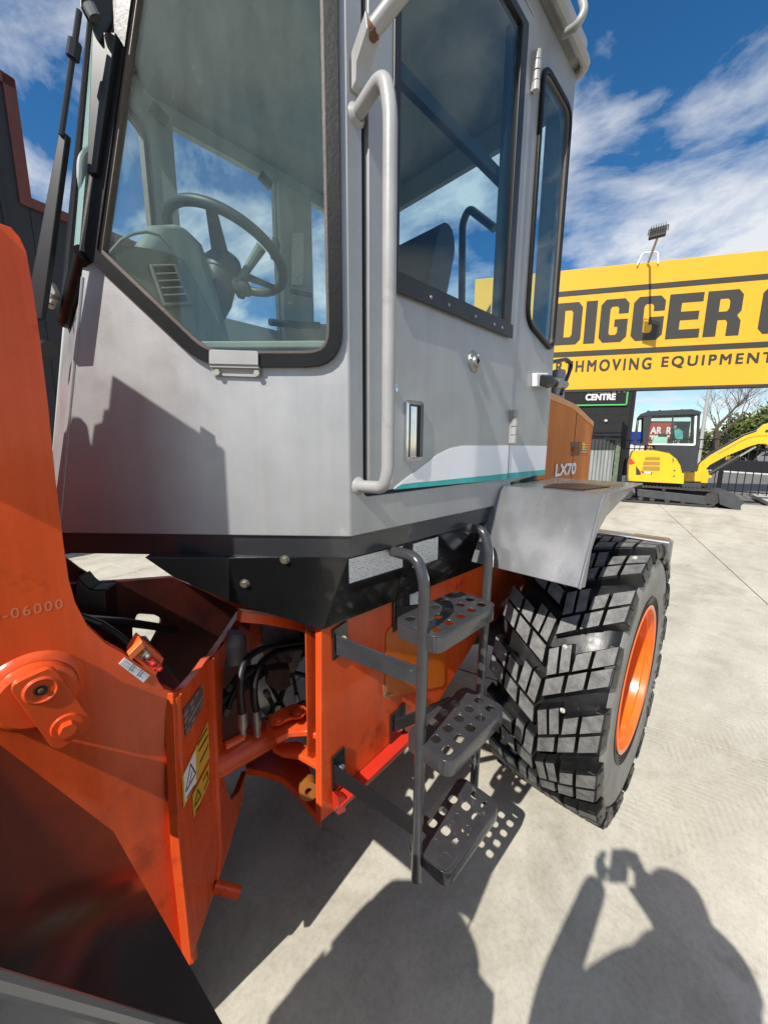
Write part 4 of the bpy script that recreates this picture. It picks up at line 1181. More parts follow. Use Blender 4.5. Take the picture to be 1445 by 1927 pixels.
# white pebbles wedged in the tread
def on_tyre(px, py, r_):
    d = ray(px, py); ox, oz = O.x - WX, O.z - WZ
    A2, B2, C2 = d.x ** 2 + d.z ** 2, 2 * (ox * d.x + oz * d.z), ox ** 2 + oz ** 2 - r_ ** 2
    return O + d * ((-B2 - math.sqrt(max(0, B2 * B2 - 4 * A2 * C2))) / (2 * A2))
for q, lab_ in (((1063, 1217), 'white pebble wedged in the middle of the rear tyre tread'), ((1058, 1337), 'white pebble wedged low in the rear tyre tread'), ((1194, 1050), 'white pebble wedged near the top of the rear tyre tread')):
    v = on_tyre(*q, RT - .004)
    rng_ = random.Random(int(q[0])); pv = []
    g = G().lathe([(0, .008), (.006, .007), (.0095, .002), (.008, -.006), (0, -.01)], v, (v - Vector((WX, v.y, WZ))).normalized(), 9)
    g.v = [tuple(Vector(a_) + Vector((rng_.uniform(-1, 1), rng_.uniform(-1, 1), rng_.uniform(-1, 1))) * .0015) for a_ in g.v]
    tag(g.build('pebble', M['kerb']), lab_, 'pebble')

# ---- rear fender
FY = .35
ft, fb = PY(1135, 930, FY), PY(1090, 1108, FY)
fe = PY(1190, 915, FY)
zt = 1.553
prof = [(fb.x, fb.z), (ft.x - .012, zt - .02), (ft.x + .015, zt), (1.98, zt), (2.0, zt - .02)]
g = G()
th = .007
for (a, b) in zip(prof, prof[1:]):
    pass
inn = [(x + (.006 if i < 2 else .002), z - (.0 if i < 1 else .007)) for i, (x, z) in enumerate(prof)]
loop = [(x, z) for x, z in prof] + [(x, z) for x, z in reversed(inn)]
fen = part(G().slab([(x, FY, z) for x, z in loop], (0, .395, 0)), 'rear_fender', 'fender', bevel=.004, seg=3)
fen['label'] = 'silver grey rear fender with scuffed front face'
# outer flange with its curved lower edge
low_ = [PY(1188, 922, FY), PY(1165, 945, FY), PY(1140, 972, FY), PY(1122, 1005, FY), PY(1112, 1035, FY), PY(1100, 1105, FY)]
fl = [Vector((prof[0][0], FY - .001, prof[0][1])), Vector((prof[1][0], FY - .001, prof[1][1])), Vector((prof[2][0], FY - .001, prof[2][1])), Vector((fe.x + .02, FY - .001, zt))] + [Vector((v.x, FY - .001, v.z)) for v in low_]
part(G().slab(fl, (0, .007, 0)), 'fender_flange', 'fender', fen, bevel=.0015)
part(G().tube([(prof[0][0] - .003, FY, prof[0][1]), (prof[1][0] - .006, FY, prof[1][1]), (prof[2][0], FY, prof[2][1] + .002), (1.78, FY, zt + .002)], .0055, 8), 'fender_bead', 'fender', fen)
# grip patch on the top and rusty inner edge
part(G().slab([(1.46, .44, zt + .001), (1.66, .40, zt + .001), (1.72, .52, zt + .001), (1.62, .60, zt + .001), (1.46, .58, zt + .001)], (0, 0, .003)), 'grip_pad', 'black_soft', fen)
part(G().slab([(1.36, FY + .396, 1.30), (1.40, FY + .396, 1.30), (1.475, FY + .396, 1.535), (1.44, FY + .396, 1.545)], (0, .01, 0)), 'fender_bracket', 'rust', fen)
part(G().lathe([(0, 0), (.02, 0), (.02, .02)], (1.34, .66, 1.27), (0, -1, 0), 12), 'fender_bolt', 'black_soft', fen)
# mudguard behind the wheel
mg = part(G().box(2.71, 2.80, .30, 1.0, .62, 1.165), 'rear_mudguard', 'fender', bevel=.02, seg=3)
part(G().slab([(2.73, .32, 1.166), (2.79, .32, 1.166), (2.79, .5, 1.166), (2.73, .5, 1.166)], (0, 0, .003)), 'mudguard_top', mat('dusty_brown_top', (.30, .20, .10), .7, var=.4, vscale=10), mg)
part(G().slab([PY(952, 1150, .70), PY(962, 1128, .70), PY(978, 1140, .70), PY(982, 1190, .70), PY(965, 1215, .70), PY(952, 1190, .70)], (.02, .02, 0)), 'brake_guard', 'fender', fen, bevel=.004)

# ---- engine hood behind the cab
YH = .85
hx0 = XR + .06
h_top0, h_top1 = PY(1028, 733, YH), PY(1117, 783, YH)
hd = [Vector((hx0, YH, 1.40)), Vector((2.96, YH, 1.40)), Vector((2.96, YH, 1.89)), Vector((2.55, YH, 1.975)), Vector((hx0, YH, 2.03))]
hood = part(G().slab(hd, (0, 1.1, 0)), 'hood', 'hood', bevel=.03, seg=3)
hood['label'] = 'weathered orange brown engine hood behind the cab'
part(G().slab([Vector((2.58, YH - .002, 1.41)), Vector((2.583, YH - .002, 1.41)), Vector((2.583, YH - .002, 1.955)), Vector((2.58, YH - .002, 1.955))], (0, .004, 0)), 'hood_joint', 'ink', hood)
part(G().slab([Vector((2.965, YH + .02, 1.40)), Vector((3.12, YH + .12, 1.40)), Vector((3.12, YH + .12, 1.84)), Vector((2.965, YH + .02, 1.885))], (-.02, .1, 0)), 'hood_rear', 'hood', hood, bevel=.01)
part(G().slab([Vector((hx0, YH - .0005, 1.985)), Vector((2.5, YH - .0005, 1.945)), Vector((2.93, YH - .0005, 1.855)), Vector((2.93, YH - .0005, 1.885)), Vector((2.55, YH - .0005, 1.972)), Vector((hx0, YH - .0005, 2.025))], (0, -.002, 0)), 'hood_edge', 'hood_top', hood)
lt = part(G().slab([PY(1074, 832, YH - .002), PY(1091, 831, YH - .002), PY(1091, 857, YH - .002), PY(1074, 858, YH - .002)], (0, .004, 0)), 'latch', mat('latch_recess', (.12, .03, .01), .5), hood, bevel=.001)
part(G().cyl(PY(1082, 845, YH - .003), PY(1082, 845, YH - .012), .012, n=12), 'latch_knob', 'hood', hood)
ys = print_mat('yellow_caution', (.72, .42, .03), (.08, .06, .02), 60, 40, seed=5)
part(G().slab([PY(1094, 833, YH - .002), PY(1105, 832, YH - .002), PY(1104, 851, YH - .002), PY(1093, 852, YH - .002)], (0, -.0015, 0)), 'caution_sticker', ys, hood)
a_, b_ = PY(1043, 898, YH - .003), PY(1080, 898, YH - .003)
put_text('model_lettering', 'LX70', (a_.x, YH - .003, 1.535), (1, 0, 0), (0, 0, 1), M['white'], hood, width=b_.x - a_.x, height=.068, fat=.008)
# exhaust stub and grab bar on the hood
part(G().lathe([(.0, .30), (.045, .30), (.05, .28), (.05, 0)], (2.75, 1.05, 1.93), (0, 0, 1), 20), 'exhaust_stub', 'steel')
gp_ = [PY(1028, 683, .80), PY(1066, 676, .80), PY(1076, 686, .80), PY(1055, 742, .80)]
part(G().tube(bend(gp_, .03, 4), .010, 10), 'hood_grab_bar', 'black_soft')
# side lamp connector at the back edge of the cab
v = PY(1003, 716, YD)
lampb = part(G().slab([PY(1000, 703, YD - .001), PY(1022, 703, YD - .001), PY(1022, 728, YD - .001), PY(1000, 728, YD - .001)], (0, -.022, 0)), 'lamp_bracket', 'white', bevel=.004)
v0 = PY(1018, 716, YD - .03)
part(G().tube([v0, v0 + Vector((.05, -.012, .0)), v0 + Vector((.065, -.015, 0)), v0 + Vector((.075, -.016, 0)), v0 + Vector((.10, -.02, 0))], [.022, .027, .019, .016, .015], 14), 'lamp_boot', 'black_soft', lampb)
v1 = v0 + Vector((.10, -.02, 0))
part(G().tube([v1, v1 + Vector((.035, -.006, 0)), v1 + Vector((.038, -.006, 0)), v1 + Vector((.085, -.012, 0))], [.022, .022, .015, .017], 12), 'lamp_plug', 'steel', lampb)

# ---- front frame: tower plate on the near side
YT = .92
def T(px, py, y=YT): return PY(px, py, y)
tw = [(-420, 520), (-260, 408), (-120, 386), (0, 420), (22, 428), (38, 446), (50, 472), (62, 540), (75, 630), (92, 770), (105, 900), (120, 1020), (130, 1090), (143, 1136), (165, 1178), (200, 1212), (236, 1232),
      (262, 1250), (291, 1264), (300, 1284), (309, 1296), (322, 1301), (330, 1306), (339, 1600), (361, 1808)]
tw_low = [Vector((-.3, YT, .36)), Vector((-1.3, YT, .45)), Vector((-1.3, YT, 1.3))]
ff = part(G().slab([T(*q) for q in tw] + tw_low, (0, .028, 0)), 'front_frame', 'orange', bevel=.005, seg=3)
ff['label'] = 'orange front frame tower plate with pivot pin and stamped number'
# rear strip: the plate folds inwards and back
fold0 = T(330, 1306); fold1 = T(361, 1808)
sd_ = Vector((.62, .785, 0)); sn_ = Vector((.785, -.62, 0))
def SP(px, py): return PP(px, py, fold0, sn_)
def SP2(px, py): return PP(px, py, fold1, sn_)
s1_ = [(326, 1304), (340, 1300), (352, 1290), (368, 1271), (380, 1256), (392, 1238), (402, 1232), (430, 1190), (455, 1150), (453, 1174), (440, 1198), (431, 1218), (424, 1245), (420, 1271), (419, 1350), (420, 1426), (423, 1462), (427, 1485), (436, 1506),
       (450, 1490), (465, 1450), (455, 1512), (431, 1600), (410, 1662), (361, 1808), (350, 1700), (339, 1600), (332, 1450)]
st_ = part(G().slab([SP(*q) for q in s1_], -sn_ * .022), 'frame_rear_strip', 'orange', bevel=.003)
part(G().tube([SP(397, 1240) + sn_ * .002, SP(404, 1400) + sn_ * .002, SP(412, 1600) + sn_ * .002, SP(406, 1655) + sn_ * .002], .008, 8), 'weld_bead', 'orange', st_)
part(G().tube([T(330, 1308, YT + .006), T(335, 1450, YT + .006), T(340, 1600, YT + .006), T(361, 1803, YT + .006)], .014, 10), 'weld_bead', 'orange', st_)
pr0 = SP(404, 1668); part(G().tube([pr0, pr0 + Vector((.055, -.05, -.03))], .017, 18), 'drain_pipe', 'orange', st_)
# stickers on the strip
def sq(pts, o=.0015): return [SP(*q) + sn_ * o for q in pts]
part(G().slab(sq([(344, 1336), (379, 1288), (381, 1326), (348, 1387)]), sn_ * .002), 'maker_plate', print_mat('maker_plate_print', (.13, .105, .10), (.33, .30, .28), 60, 55, seed=2, u=tuple(sd_), cover=.3), st_)
part(G().slab(sq([(341, 1462), (390, 1358), (393, 1424), (344, 1520)]), sn_ * .0015), 'warning_sticker', 'yellow_sticker', st_)
part(G().slab(sq([(361, 1496), (392, 1436), (392, 1472), (363, 1539)]), sn_ * .0015), 'warning_sticker', 'yellow_sticker', st_)
def slines(segs, r_, name, m='ink'):
    g = G()
    for a, b in segs:
        va, vb = SP(*a) + sn_ * .0036, SP(*b) + sn_ * .0036
        d = (vb - va).normalized(); n_ = d.cross(sn_).normalized() * r_
        g.slab([va - n_, vb - n_, vb + n_, va + n_], sn_ * .0006)
    return part(g, name, m, st_)
part(G().slab(sq([(344, 1458), (366, 1412), (367, 1472), (346, 1510)], .0032), sn_ * .0006), 'warning_panel', 'white', st_)
slines([((347, 1490), (356, 1438)), ((356, 1438), (366, 1456)), ((366, 1456), (347, 1490)), ((354, 1474), (359, 1452)), ((370, 1402), (388, 1370)), ((372, 1414), (389, 1384)), ((374, 1436), (390, 1402)), ((349, 1502), (364, 1478))], .0022, 'warning_picture')
slines([((364, 1518), (370, 1486)), ((370, 1486), (376, 1498)), ((376, 1498), (364, 1518)), ((380, 1470), (388, 1452)), ((388, 1452), (390, 1466)), ((390, 1466), (382, 1486)), ((366, 1528), (376, 1512))], .0020, 'warning_picture')
# far tower plate and inner plates of the front frame (shade put into their dark red)
part(G().slab([mir(T(*q)) for q in tw if q[1] > 380] + [mir(v) for v in tw_low], (0, -.028, 0)), 'front_frame', 'shaded_red')
yi = 1.62
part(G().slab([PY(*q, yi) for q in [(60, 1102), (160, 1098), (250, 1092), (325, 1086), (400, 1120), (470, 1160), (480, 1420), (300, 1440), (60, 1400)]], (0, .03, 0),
              [[PY(*q, yi) for q in rnd([(259, 1155), (292, 1157), (305, 1165), (303, 1180), (284, 1216), (251, 1204), (250, 1180)], 6, 3)]]), 'frame_inner_plate', 'shaded_red', bevel=.003)
part(G().tube([PY(150, 1165, 1.30), PY(230, 1170, 1.40), PY(300, 1180, 1.50), PY(330, 1186, 1.55)], .014, 10), 'pipe', 'black_soft')
part(G().tube([PY(150, 1160, 1.15), PY(190, 1175, 1.15), PY(220, 1195, 1.12), PY(250, 1220, 1.10), PY(270, 1250, 1.1)], .010, 10), 'hose', 'hose')
part(G().slab([PY(140, 1105, 1.45), PY(146, 1085, 1.45), PY(158, 1100, 1.45), (PY(170, 1110, 1.45)), PY(200, 1110, 1.45), PY(205, 1190, 1.45), PY(135, 1180, 1.45)], (.04, .06, 0)), 'valve_block', 'black_soft', bevel=.006)
# pivot pin with boss, keeper plate and bolt
pc = T(68, 1299)
boss = part(G().lathe([(.0, .034), (.054, .034), (.061, .029), (.063, 0)], pc + Vector((0, 0, 0)), (0, -1, 0), 40), 'pin_boss', 'orange', ff)
part(G().lathe([(.063, .012), (.072, .007), (.077, 0)], pc, (0, -1, 0), 40), 'boss_weld', 'orange', ff)
kz = [T(15, 1285, YT - .036), T(98, 1247, YT - .036), T(175, 1356, YT - .036), T(104, 1408, YT - .036)]
ko = rnd([(v.x, v.z) for v in kz], .016, 4)
part(G().slab([(x, YT - .036, z) for x, z in ko], (0, -.016, 0)), 'keeper_plate', 'orange', ff, bevel=.003)
c1 = T(78, 1299, YT - .052)
part(G().lathe([(0, -.010), (.012, -.010), (.0125, .001), (.019, .0012), (.022, .004), (.026, .0)], c1, (0, -1, 0), 28), 'pin_end', 'orange', ff)
part(G().lathe([(0, .0012), (.0095, .0012)], c1, (0, -1, 0), 20), 'grease_hole', 'ink', ff)
part(G().lathe([(0, .006), (.004, .005), (.005, .0)], c1, (0, -1, 0), 10), 'grease_nipple', 'rust', ff)
c2 = T(127, 1366, YT - .052)
part(G().lathe([(0, .005), (.023, .005), (.025, 0)], c2, (0, -1, 0), 24), 'washer', 'orange', ff)
part(G().cyl(c2, c2 + Vector((0, -.020, 0)), .0145, n=6), 'bolt', 'orange', ff, bevel=.002)
# grease block with three nipples and its label
gb_ = [T(236, 1236, YT - .004), T(266, 1202, YT - .004), T(310, 1240, YT - .004), T(296, 1268, YT - .004), T(288, 1262, YT - .004)]
gblk = part(G().slab([T(264, 1200, YT - .002), T(310, 1240, YT - .002), T(294, 1274, YT - .002), T(244, 1232, YT - .002)], (0, .04, 0)), 'grease_block', 'orange', ff, bevel=.003)
part(G().slab([T(264, 1200, YT - .002), T(238, 1226, YT - .002), T(244, 1236, YT - .002), T(270, 1212, YT - .002)], (0, -.02, 0)), 'grease_block', mat('bright_orange_tab', (.75, .16, .03), .35), ff, bevel=.002)
for i, q in enumerate(((268, 1226), (279, 1240), (291, 1250))):
    v = T(*q, YT - .003)
    part(G().lathe([(0, .024), (.005, .022), (.007, .014), (.010, .012), (.010, 0)], v, (.35, -.75, -.4), 12), 'grease_nipple', ['zinc', 'red', 'red'][i], ff)
lab = [T(224, 1249, YT - .001), T(235, 1237, YT - .001), T(282, 1270, YT - .001), T(270, 1284, YT - .001)]
part(G().slab(lab, (0, -.0018, 0)), 'port_label', 'white', ff)
lu = (lab[2] - lab[1]).normalized(); lv = (lab[1] - lab[0]).normalized()
lw, lh = (lab[2] - lab[1]).length, (lab[1] - lab[0]).length
L0 = lab[0] + Vector((0, -.0022, 0))
for i, (tx, t2) in enumerate((('バケット', 'シリンダ'), ('ステア', '(右)'), ('ステア', '(左)'))):
    o_ = L0 + lu * (lw * (.05 + .33 * i))
    for k, w_ in enumerate((tx, t2)):
        try:
            put_text('port_lettering', w_, o_ + lv * (lh * (.55 - .42 * k)), lu, lv, M['ink'], ff, width=lw * (.26 if k == 0 or i == 0 else .16), height=lh * .30)
        except Exception as e:
            print('text', e)
g = G()
for f_ in (.345, .67):
    o_ = L0 + lu * (lw * f_); g.slab([o_, o_ + lu * .0015, o_ + lu * .0015 + lv * lh, o_ + lv * lh], (0, -.0004, 0))
part(g, 'label_lines', 'ink', ff)
# number stamped (raised) in the plate
a_, b_ = T(-18, 1160, YT - .0004), T(118, 1133, YT - .0004)
ux = (b_ - a_).normalized(); uy = Vector((-ux.z, 0, ux.x))
put_text('stamped_number', '0-06000', a_ - uy * .012, ux, uy, mat('stamp_edge', (.66, .22, .12), .35), ff, width=(b_ - a_).length, height=.019, spacing=1.25, depth=0.0)

# lift arms, plus an unseen plate and block added between the towers for shade
def back(px, py, x):
    """point at station x on the sun's ray that meets the cab wall where the photograph shows this bit of shadow"""
    v = PC(px, py); t = (v.x - x) / SUN_DIR.x
    return v - SUN_DIR * t
arm = part(G().slab([(.03, YT + .10, 1.72), (.07, YT + .10, 1.92), (.02, YT + .10, 2.02), (-.12, YT + .10, 2.10), (-.9, YT + .10, 1.75), (-1.9, YT + .10, .75), (-1.95, YT + .10, .45), (-1.75, YT + .10, .45), (-.95, YT + .10, 1.38), (-.2, YT + .10, 1.72)], (0, .07, 0)), 'lift_arm', 'orange', bevel=.01)
part(G().slab([mir(q) for q in [(.03, YT + .10, 1.72), (.07, YT + .10, 1.92), (.02, YT + .10, 2.02), (-.12, YT + .10, 2.10), (-.9, YT + .10, 1.75), (-1.9, YT + .10, .75), (-1.95, YT + .10, .45), (-1.75, YT + .10, .45), (-.95, YT + .10, 1.38), (-.2, YT + .10, 1.72)]], (0, -.07, 0)), 'lift_arm', 'orange')
xs_ = -.32
shp = [(426, 843), (436, 838), (437, 852), (425, 850), (210, 706), (204, 770), (190, 785), (188, 796), (176, 803), (174, 840), (168, 790), (150, 783), (135, 790), (128, 812), (95, 815), (95, 900), (430, 900)]
sh_pts = [(424, 845), (212, 704), (205, 768), (196, 770), (193, 792), (178, 798), (172, 838), (166, 800), (152, 784), (136, 783), (128, 808), (112, 815), (90, 818), (60, 1150), (440, 1150)]
pts = [back(*q, xs_) for q in sh_pts]
part(G().slab(pts, (-.05, 0, 0)), 'linkage_shadow_plate', 'orange', bevel=.004)  # unseen plate, outline traced back along the sun to cast the stepped shadow
part(G().slab([(x, 1.04, z) for x, z in [(-.10, 1.02), (-.10, 1.55), (-.35, 1.80), (-.62, 1.70), (-.62, 1.02)]], (0, .72, 0)), 'linkage_shade_block', 'orange', bevel=.02)  # unseen block standing in for linkage, added to shade the inner plates
# bucket, far in front of the machine, out of the picture
bk = [(-2.0, .35), (-2.05, .95), (-2.35, 1.1), (-3.0, .16), (-2.9, .12), (-2.2, .12)]
bucket = part(G().slab([(x, .15, z) for x, z in bk], (0, 2.5, 0)), 'bucket', 'orange', bevel=.02)
part(G().box(-1.2, .3, 1.02, 1.58, .45, 1.0), 'front_frame_box', 'shaded_red', bevel=.02)
part(G().tube([(-.64, .6, WZ), (-.64, 1.2, WZ), (-.64, 1.6, WZ), (-.64, 2.2, WZ)], [.11, .2, .2, .11], 20), 'front_axle', 'black_soft')

# ---- front fender: flat top, then a steep rear panel
ez = .89
e0, e1 = PZ(215, 1565, ez), PZ(420, 1927, ez)
ed = (e1 - e0).normalized()
fn_ = Vector((math.sin(R(65)), 0, math.cos(R(65))))
fn_ = (fn_ - ed * fn_.dot(ed)).normalized()
def FP(px, py): return PP(px, py, e0, fn_)
q_ib, q_it, q_ot, q_ob = FP(215, 1565), FP(-60, 1354), FP(-60, 1833), FP(446, 1973)
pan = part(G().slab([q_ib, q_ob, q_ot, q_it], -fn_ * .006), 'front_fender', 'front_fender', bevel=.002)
pan['label'] = 'glossy dark front fender panel low at the left'
part(G().slab([q_ob + Vector((0, -.004, 0)), q_ot + Vector((0, -.004, 0)), q_ot + Vector((-.07, -.012, -.09)), q_ob + Vector((-.05, -.012, -.06))], (0, .006, 0)), 'fender_flange', 'fender', pan, bevel=.002)
part(G().tube([q_ob, q_ot], .007, 8), 'fender_fold', 'fender', pan)
# the flat over the wheel, out of the picture
ft_ = rnd([(-.40, .64), (-.30, .54), (-.285, .40), (-.36, .24), (-.96, .24), (-.96, .64)], [.02, .06, .08, .12, .04, .04], 5)
part(G().slab([(x, y, 1.30) for x, y in ft_], (0, 0, .008)), 'fender_top', 'fender', pan)

# ---- inside the cab
dash_prof = [(.27, 1.52), (.27, 2.06), (.29, 2.20), (.35, 2.30), (.44, 2.335), (.49, 2.30), (.53, 2.16), (.60, 1.85), (.64, 1.52)]
dash = part(G().slab([(x, 1.24, z) for x, z in dash_prof], (0, .26, 0)), 'dash_console', 'plastic', bevel=.04, seg=4)
dash['label'] = 'grey green dash console inside the cab'
cs_ = [PY(*q, 1.13) for q in ((212, 478), (255, 462), (300, 470), (345, 486), (375, 540), (400, 590), (440, 650), (330, 650), (260, 560))]
part(G().slab([v for v in cs_], (.02, .12, 0)), 'console_side', 'plastic', dash, bevel=.02, seg=3)
vpx = [(282, 497), (333, 496), (364, 573), (310, 576)]
yv = 1.112
vo = [PY(*q, yv) for q in vpx]
part(G().slab(vo, (0, .02, 0), [[PY(*q, yv) for q in ((290, 502), (328, 501), (355, 567), (313, 569))]]), 'vent_frame', 'plastic', dash, bevel=.003)
part(G().slab([v + Vector((0, .006, 0)) for v in vo], (0, .012, 0)), 'vent', 'plastic_dark', dash)
for i in range(4):
    f_ = (i + 1) / 5
    a = PY(290 + (313 - 290) * f_, 502 + (569 - 502) * f_, yv - .001); b = PY(328 + (355 - 328) * f_, 501 + (567 - 501) * f_, yv - .001)
    part(G().tube([a, b], .0022, 6), 'vent_slat', 'plastic', dash)
part(G().tube([PY(*q, 1.20) for q in ((205, 478), (228, 452), (250, 440), (275, 436), (300, 442), (325, 470))], .004, 6), 'cable', 'plastic', dash)
part(G().slab([CQ(.02, 1.52, -.05), CQ(.78, 1.52, -.05), CQ(.72, 1.95, -.05), CQ(.55, 1.955, -.05), CQ(.02, 1.94, -.05)], -CN * .05), 'inner_trim', 'plastic', bevel=.01)
part(G().slab([CQ(.02, 1.945, -.04), CQ(.42, 1.945, -.04), CQ(.42, 1.945, -.16), CQ(.02, 1.945, -.16)], (0, 0, .02)), 'window_shelf', 'plastic', bevel=.006)
scn = Vector((.632, YM, 2.372))
nrm = Vector((.36, 0, .93)).normalized(); tx_ = Vector((nrm.z, 0, -nrm.x)); ty_ = Vector((0, 1, 0))
SWR = .192
swheel = part(G().tube([scn + tx_ * (SWR * math.cos(a)) + ty_ * (SWR * math.sin(a)) for a in [2 * math.pi * i / 64 for i in range(64)]], .0165, 14, closed=True), 'steering_wheel', 'plastic_dark')
hub = scn - nrm * .05
part(G().lathe([(0, .03), (.05, .025), (.062, 0), (.06, -.04)], hub, nrm, 24), 'hub', 'plastic_dark', swheel)
for a in (0, 130, 230):
    d = tx_ * math.cos(R(a)) + ty_ * math.sin(R(a))
    part(G().slab([hub + d * .04 - d.cross(nrm) * .03, scn + d * SWR - d.cross(nrm) * .016, scn + d * SWR + d.cross(nrm) * .016, hub + d * .04 + d.cross(nrm) * .03], nrm * .008), 'spoke', 'plastic_dark', swheel, bevel=.003)
kn = PY(515, 462, 1.37)
part(G().tube([kn + Vector((0, 0, -.045)), kn, kn + Vector((0, 0, .02))], [.012, .026, .020], 14), 'spinner_knob', 'plastic_dark', swheel)
col = part(G().tube([hub - nrm * .03, hub - nrm * .12, hub - nrm * .20, hub - nrm * .42], [.055, .062, .05, .05], 18), 'steering_column', 'plastic_dark')
part(G().tube([hub - nrm * .10, hub - nrm * .09 + Vector((.06, -.06, .03)), PY(492, 465, 1.25)], [.018, .012, .018], 10), 'lever', 'plastic', col)
part(G().tube([hub - nrm * .08, PY(378, 482, 1.27)], [.010, .012], 10), 'lever', 'white', col)
part(G().lathe([(.022, 0), (.030, .012), (.024, .024), (.030, .036), (.022, .05)], hub - nrm * .10 + Vector((.05, -.05, 0)), (.6, -.6, .3), 16), 'lever_boot', 'plastic_dark', col)
seat = part(G().slab([(x, 1.17, z) for x, z in rnd([(1.36, 2.05), (1.50, 2.05), (1.66, 2.66), (1.63, 2.74), (1.55, 2.74), (1.50, 2.62)], .05, 3)], (0, .46, 0)), 'seat', 'seat', bevel=.035, seg=4)
part(G().slab([(x, 1.15, z) for x, z in [(.98, 1.98), (1.45, 1.96), (1.45, 2.10), (1.0, 2.12)]], (0, .5, 0)), 'seat_cushion', 'seat', seat, bevel=.04, seg=4)
part(G().box(1.05, 1.45, 1.2, 1.6, 1.51, 1.97), 'seat_base', 'plastic_dark', seat, bevel=.02)
part(G().slab([(x, 1.66, z) for x, z in rnd([(1.66, 2.30), (1.76, 2.30), (1.80, 2.73), (1.76, 2.78), (1.70, 2.76)], .03, 3)], (0, .12, 0)), 'arm_rest', 'seat', seat, bevel=.02, seg=3)
# far pillar gear: fire notice strip, latch, hinge bosses
part(G().box(1.205, 1.415, 2.8 - YD - .075, 2.8 - YD - .036, 2.30, 3.12), 'far_pillar', 'pillar_in', bevel=.01)
part(G().slab([PY(550, 438, 1.99), PY(572, 438, 1.99), PY(570, 536, 1.99), PY(549, 536, 1.99)], (0, .004, 0)), 'pillar_notice', print_mat('pillar_notice_print', (.60, .58, .54), (.30, .26, .24), 110, 260, seed=9, cover=.45), smooth=0)
part(G().tube([PY(548, 548, 1.9), PY(584, 556, 1.9)], .014, 10), 'far_latch', 'plastic_dark')
part(G().tube([PY(508, 606, 1.9), PY(560, 612, 1.9), PY(600, 612, 1.9)], .018, 10), 'far_latch', 'plastic_dark')
for q in ((300, 215), (500, 340)):
    v = PY(*q, 2.0); part(G().obox(v, (.03, 0, -.015), (0, .012, 0), (.008, 0, .018)), 'sun_visor_clip', 'plastic_dark')
for q0, q1 in (((318, 205), (326, 245)), ((495, 335), (512, 375))):
    pass
# guard rail behind the cab seen through the door glass
gr_ = [PY(870, 600, 1.30), PY(870, 415, 1.30), PY(884, 394, 1.30), PY(925, 425, 1.30)]
gr_ = [PX(868, 640, 1.93), PX(870, 420, 1.93), PX(882, 392, 1.93), PX(930, 430, 1.93)]
part(G().tube(bend(gr_, .06, 6), .020, 12), 'rear_grab_rail', 'black_soft')
# right-hand grab rail seen through the screen
gr2 = [PY(158, 470, 1.72), PY(152, 440, 1.72), PY(154, 300, 1.72), PY(170, 282, 1.72), PY(190, 276, 1.72)]
part(G().tube(bend(gr2, .03, 4), .013, 10), 'far_grab_rail', 'grey_light')

# ================================================================== BILLBOARD
SP0 = Vector((16.559, 2.491, 0)); sa = R(-59.2)
SD = Vector((math.cos(sa), math.sin(sa), 0)); SN = Vector((SD.y, -SD.x, 0))          # SN faces the camera
def BQ(s, z, o=0): return SP0 + SD * s + SN * o + Vector((0, 0, z))
SZ0, SZ1, SS0, SS1 = 3.79, 7.88, -6.76, 9.5
board = empty('billboard', SP0, 'long yellow billboard with charcoal block lettering raised behind the yellow excavator', 'billboard', world_parts=True)
face = G().slab([BQ(SS0, SZ0), BQ(SS1, SZ0), BQ(SS1, SZ1), BQ(SS0, SZ1)], SN * -.25).build('panel', M['sign_y'], board, bevel=.02)
G().slab([BQ(SS0 - .01, SZ0 - .06, .02), BQ(SS1 + .01, SZ0 - .06, .02), BQ(SS1 + .01, SZ0 + .03, .02), BQ(SS0 - .01, SZ0 + .03, .02)], SN * -.30).build('bottom_trim', M['sign_k'], board)
for s in (-5.2, -3.95, 8.6):
    G().box(-.15, .15, -.15, .15, 0, 1)
    c = BQ(s, 0, -.5)
    G().slab([c + SD * .15 + SN * .15, c - SD * .15 + SN * .15, c - SD * .15 - SN * .15, c + SD * .15 - SN * .15], (0, 0, 7.2)).build('post', M['sign_k'], board)
def bar_(s0, s1, z0, z1, name='stripe'):
    G().slab([BQ(s0, z0, .002), BQ(s1, z0, .002), BQ(s1, z1, .002), BQ(s0, z1, .002)], SN * .008).build(name, M['sign_k'], board, smooth=0)
# outer border of the logo block
bar_(-4.6, SS1 - .8, 7.02, 7.19); bar_(-4.6, SS1 - .8, 4.97, 5.15)
def glyph(name, s0, s1, outer, holes=()):
    z0, z1 = 5.39, 6.80
    f = lambda q: BQ(s0 + (s1 - s0) * q[0], z0 + (z1 - z0) * q[1], .002)
    G().slab([f(q) for q in outer], SN * .008, [[f(q) for q in h] for h in holes]).build(name, M['sign_k'], board, smooth=0)
GG = [(.16, 0), (.72, 0), (.84, .08), (.94, .0), (.97, .52), (.52, .52), (.52, .34), (.66, .34), (.66, .20), (.36, .20), (.36, .80), (.66, .80), (.66, .64), (.98, .64), (.98, .88), (.84, 1), (.16, 1), (0, .88), (0, .12)]
GG = [(.16, 0), (.80, 0), (.98, .12), (.98, .53), (.52, .53), (.52, .36), (.64, .36), (.64, .22), (.58, .17), (.40, .17), (.34, .22), (.34, .78), (.40, .83), (.58, .83), (.64, .78), (.64, .66), (.98, .66), (.98, .88), (.82, 1), (.16, 1), (0, .88), (0, .12)]
glyph('letter', -3.88, -3.0, [(0, 0), (.84, 0), (1, .12), (1, .88), (.84, 1), (0, 1)], [[(.36, .18), (.60, .18), (.66, .24), (.66, .76), (.60, .82), (.36, .82)]])
glyph('letter', -2.89, -2.53, [(0, 0), (1, 0), (1, 1), (0, 1)])
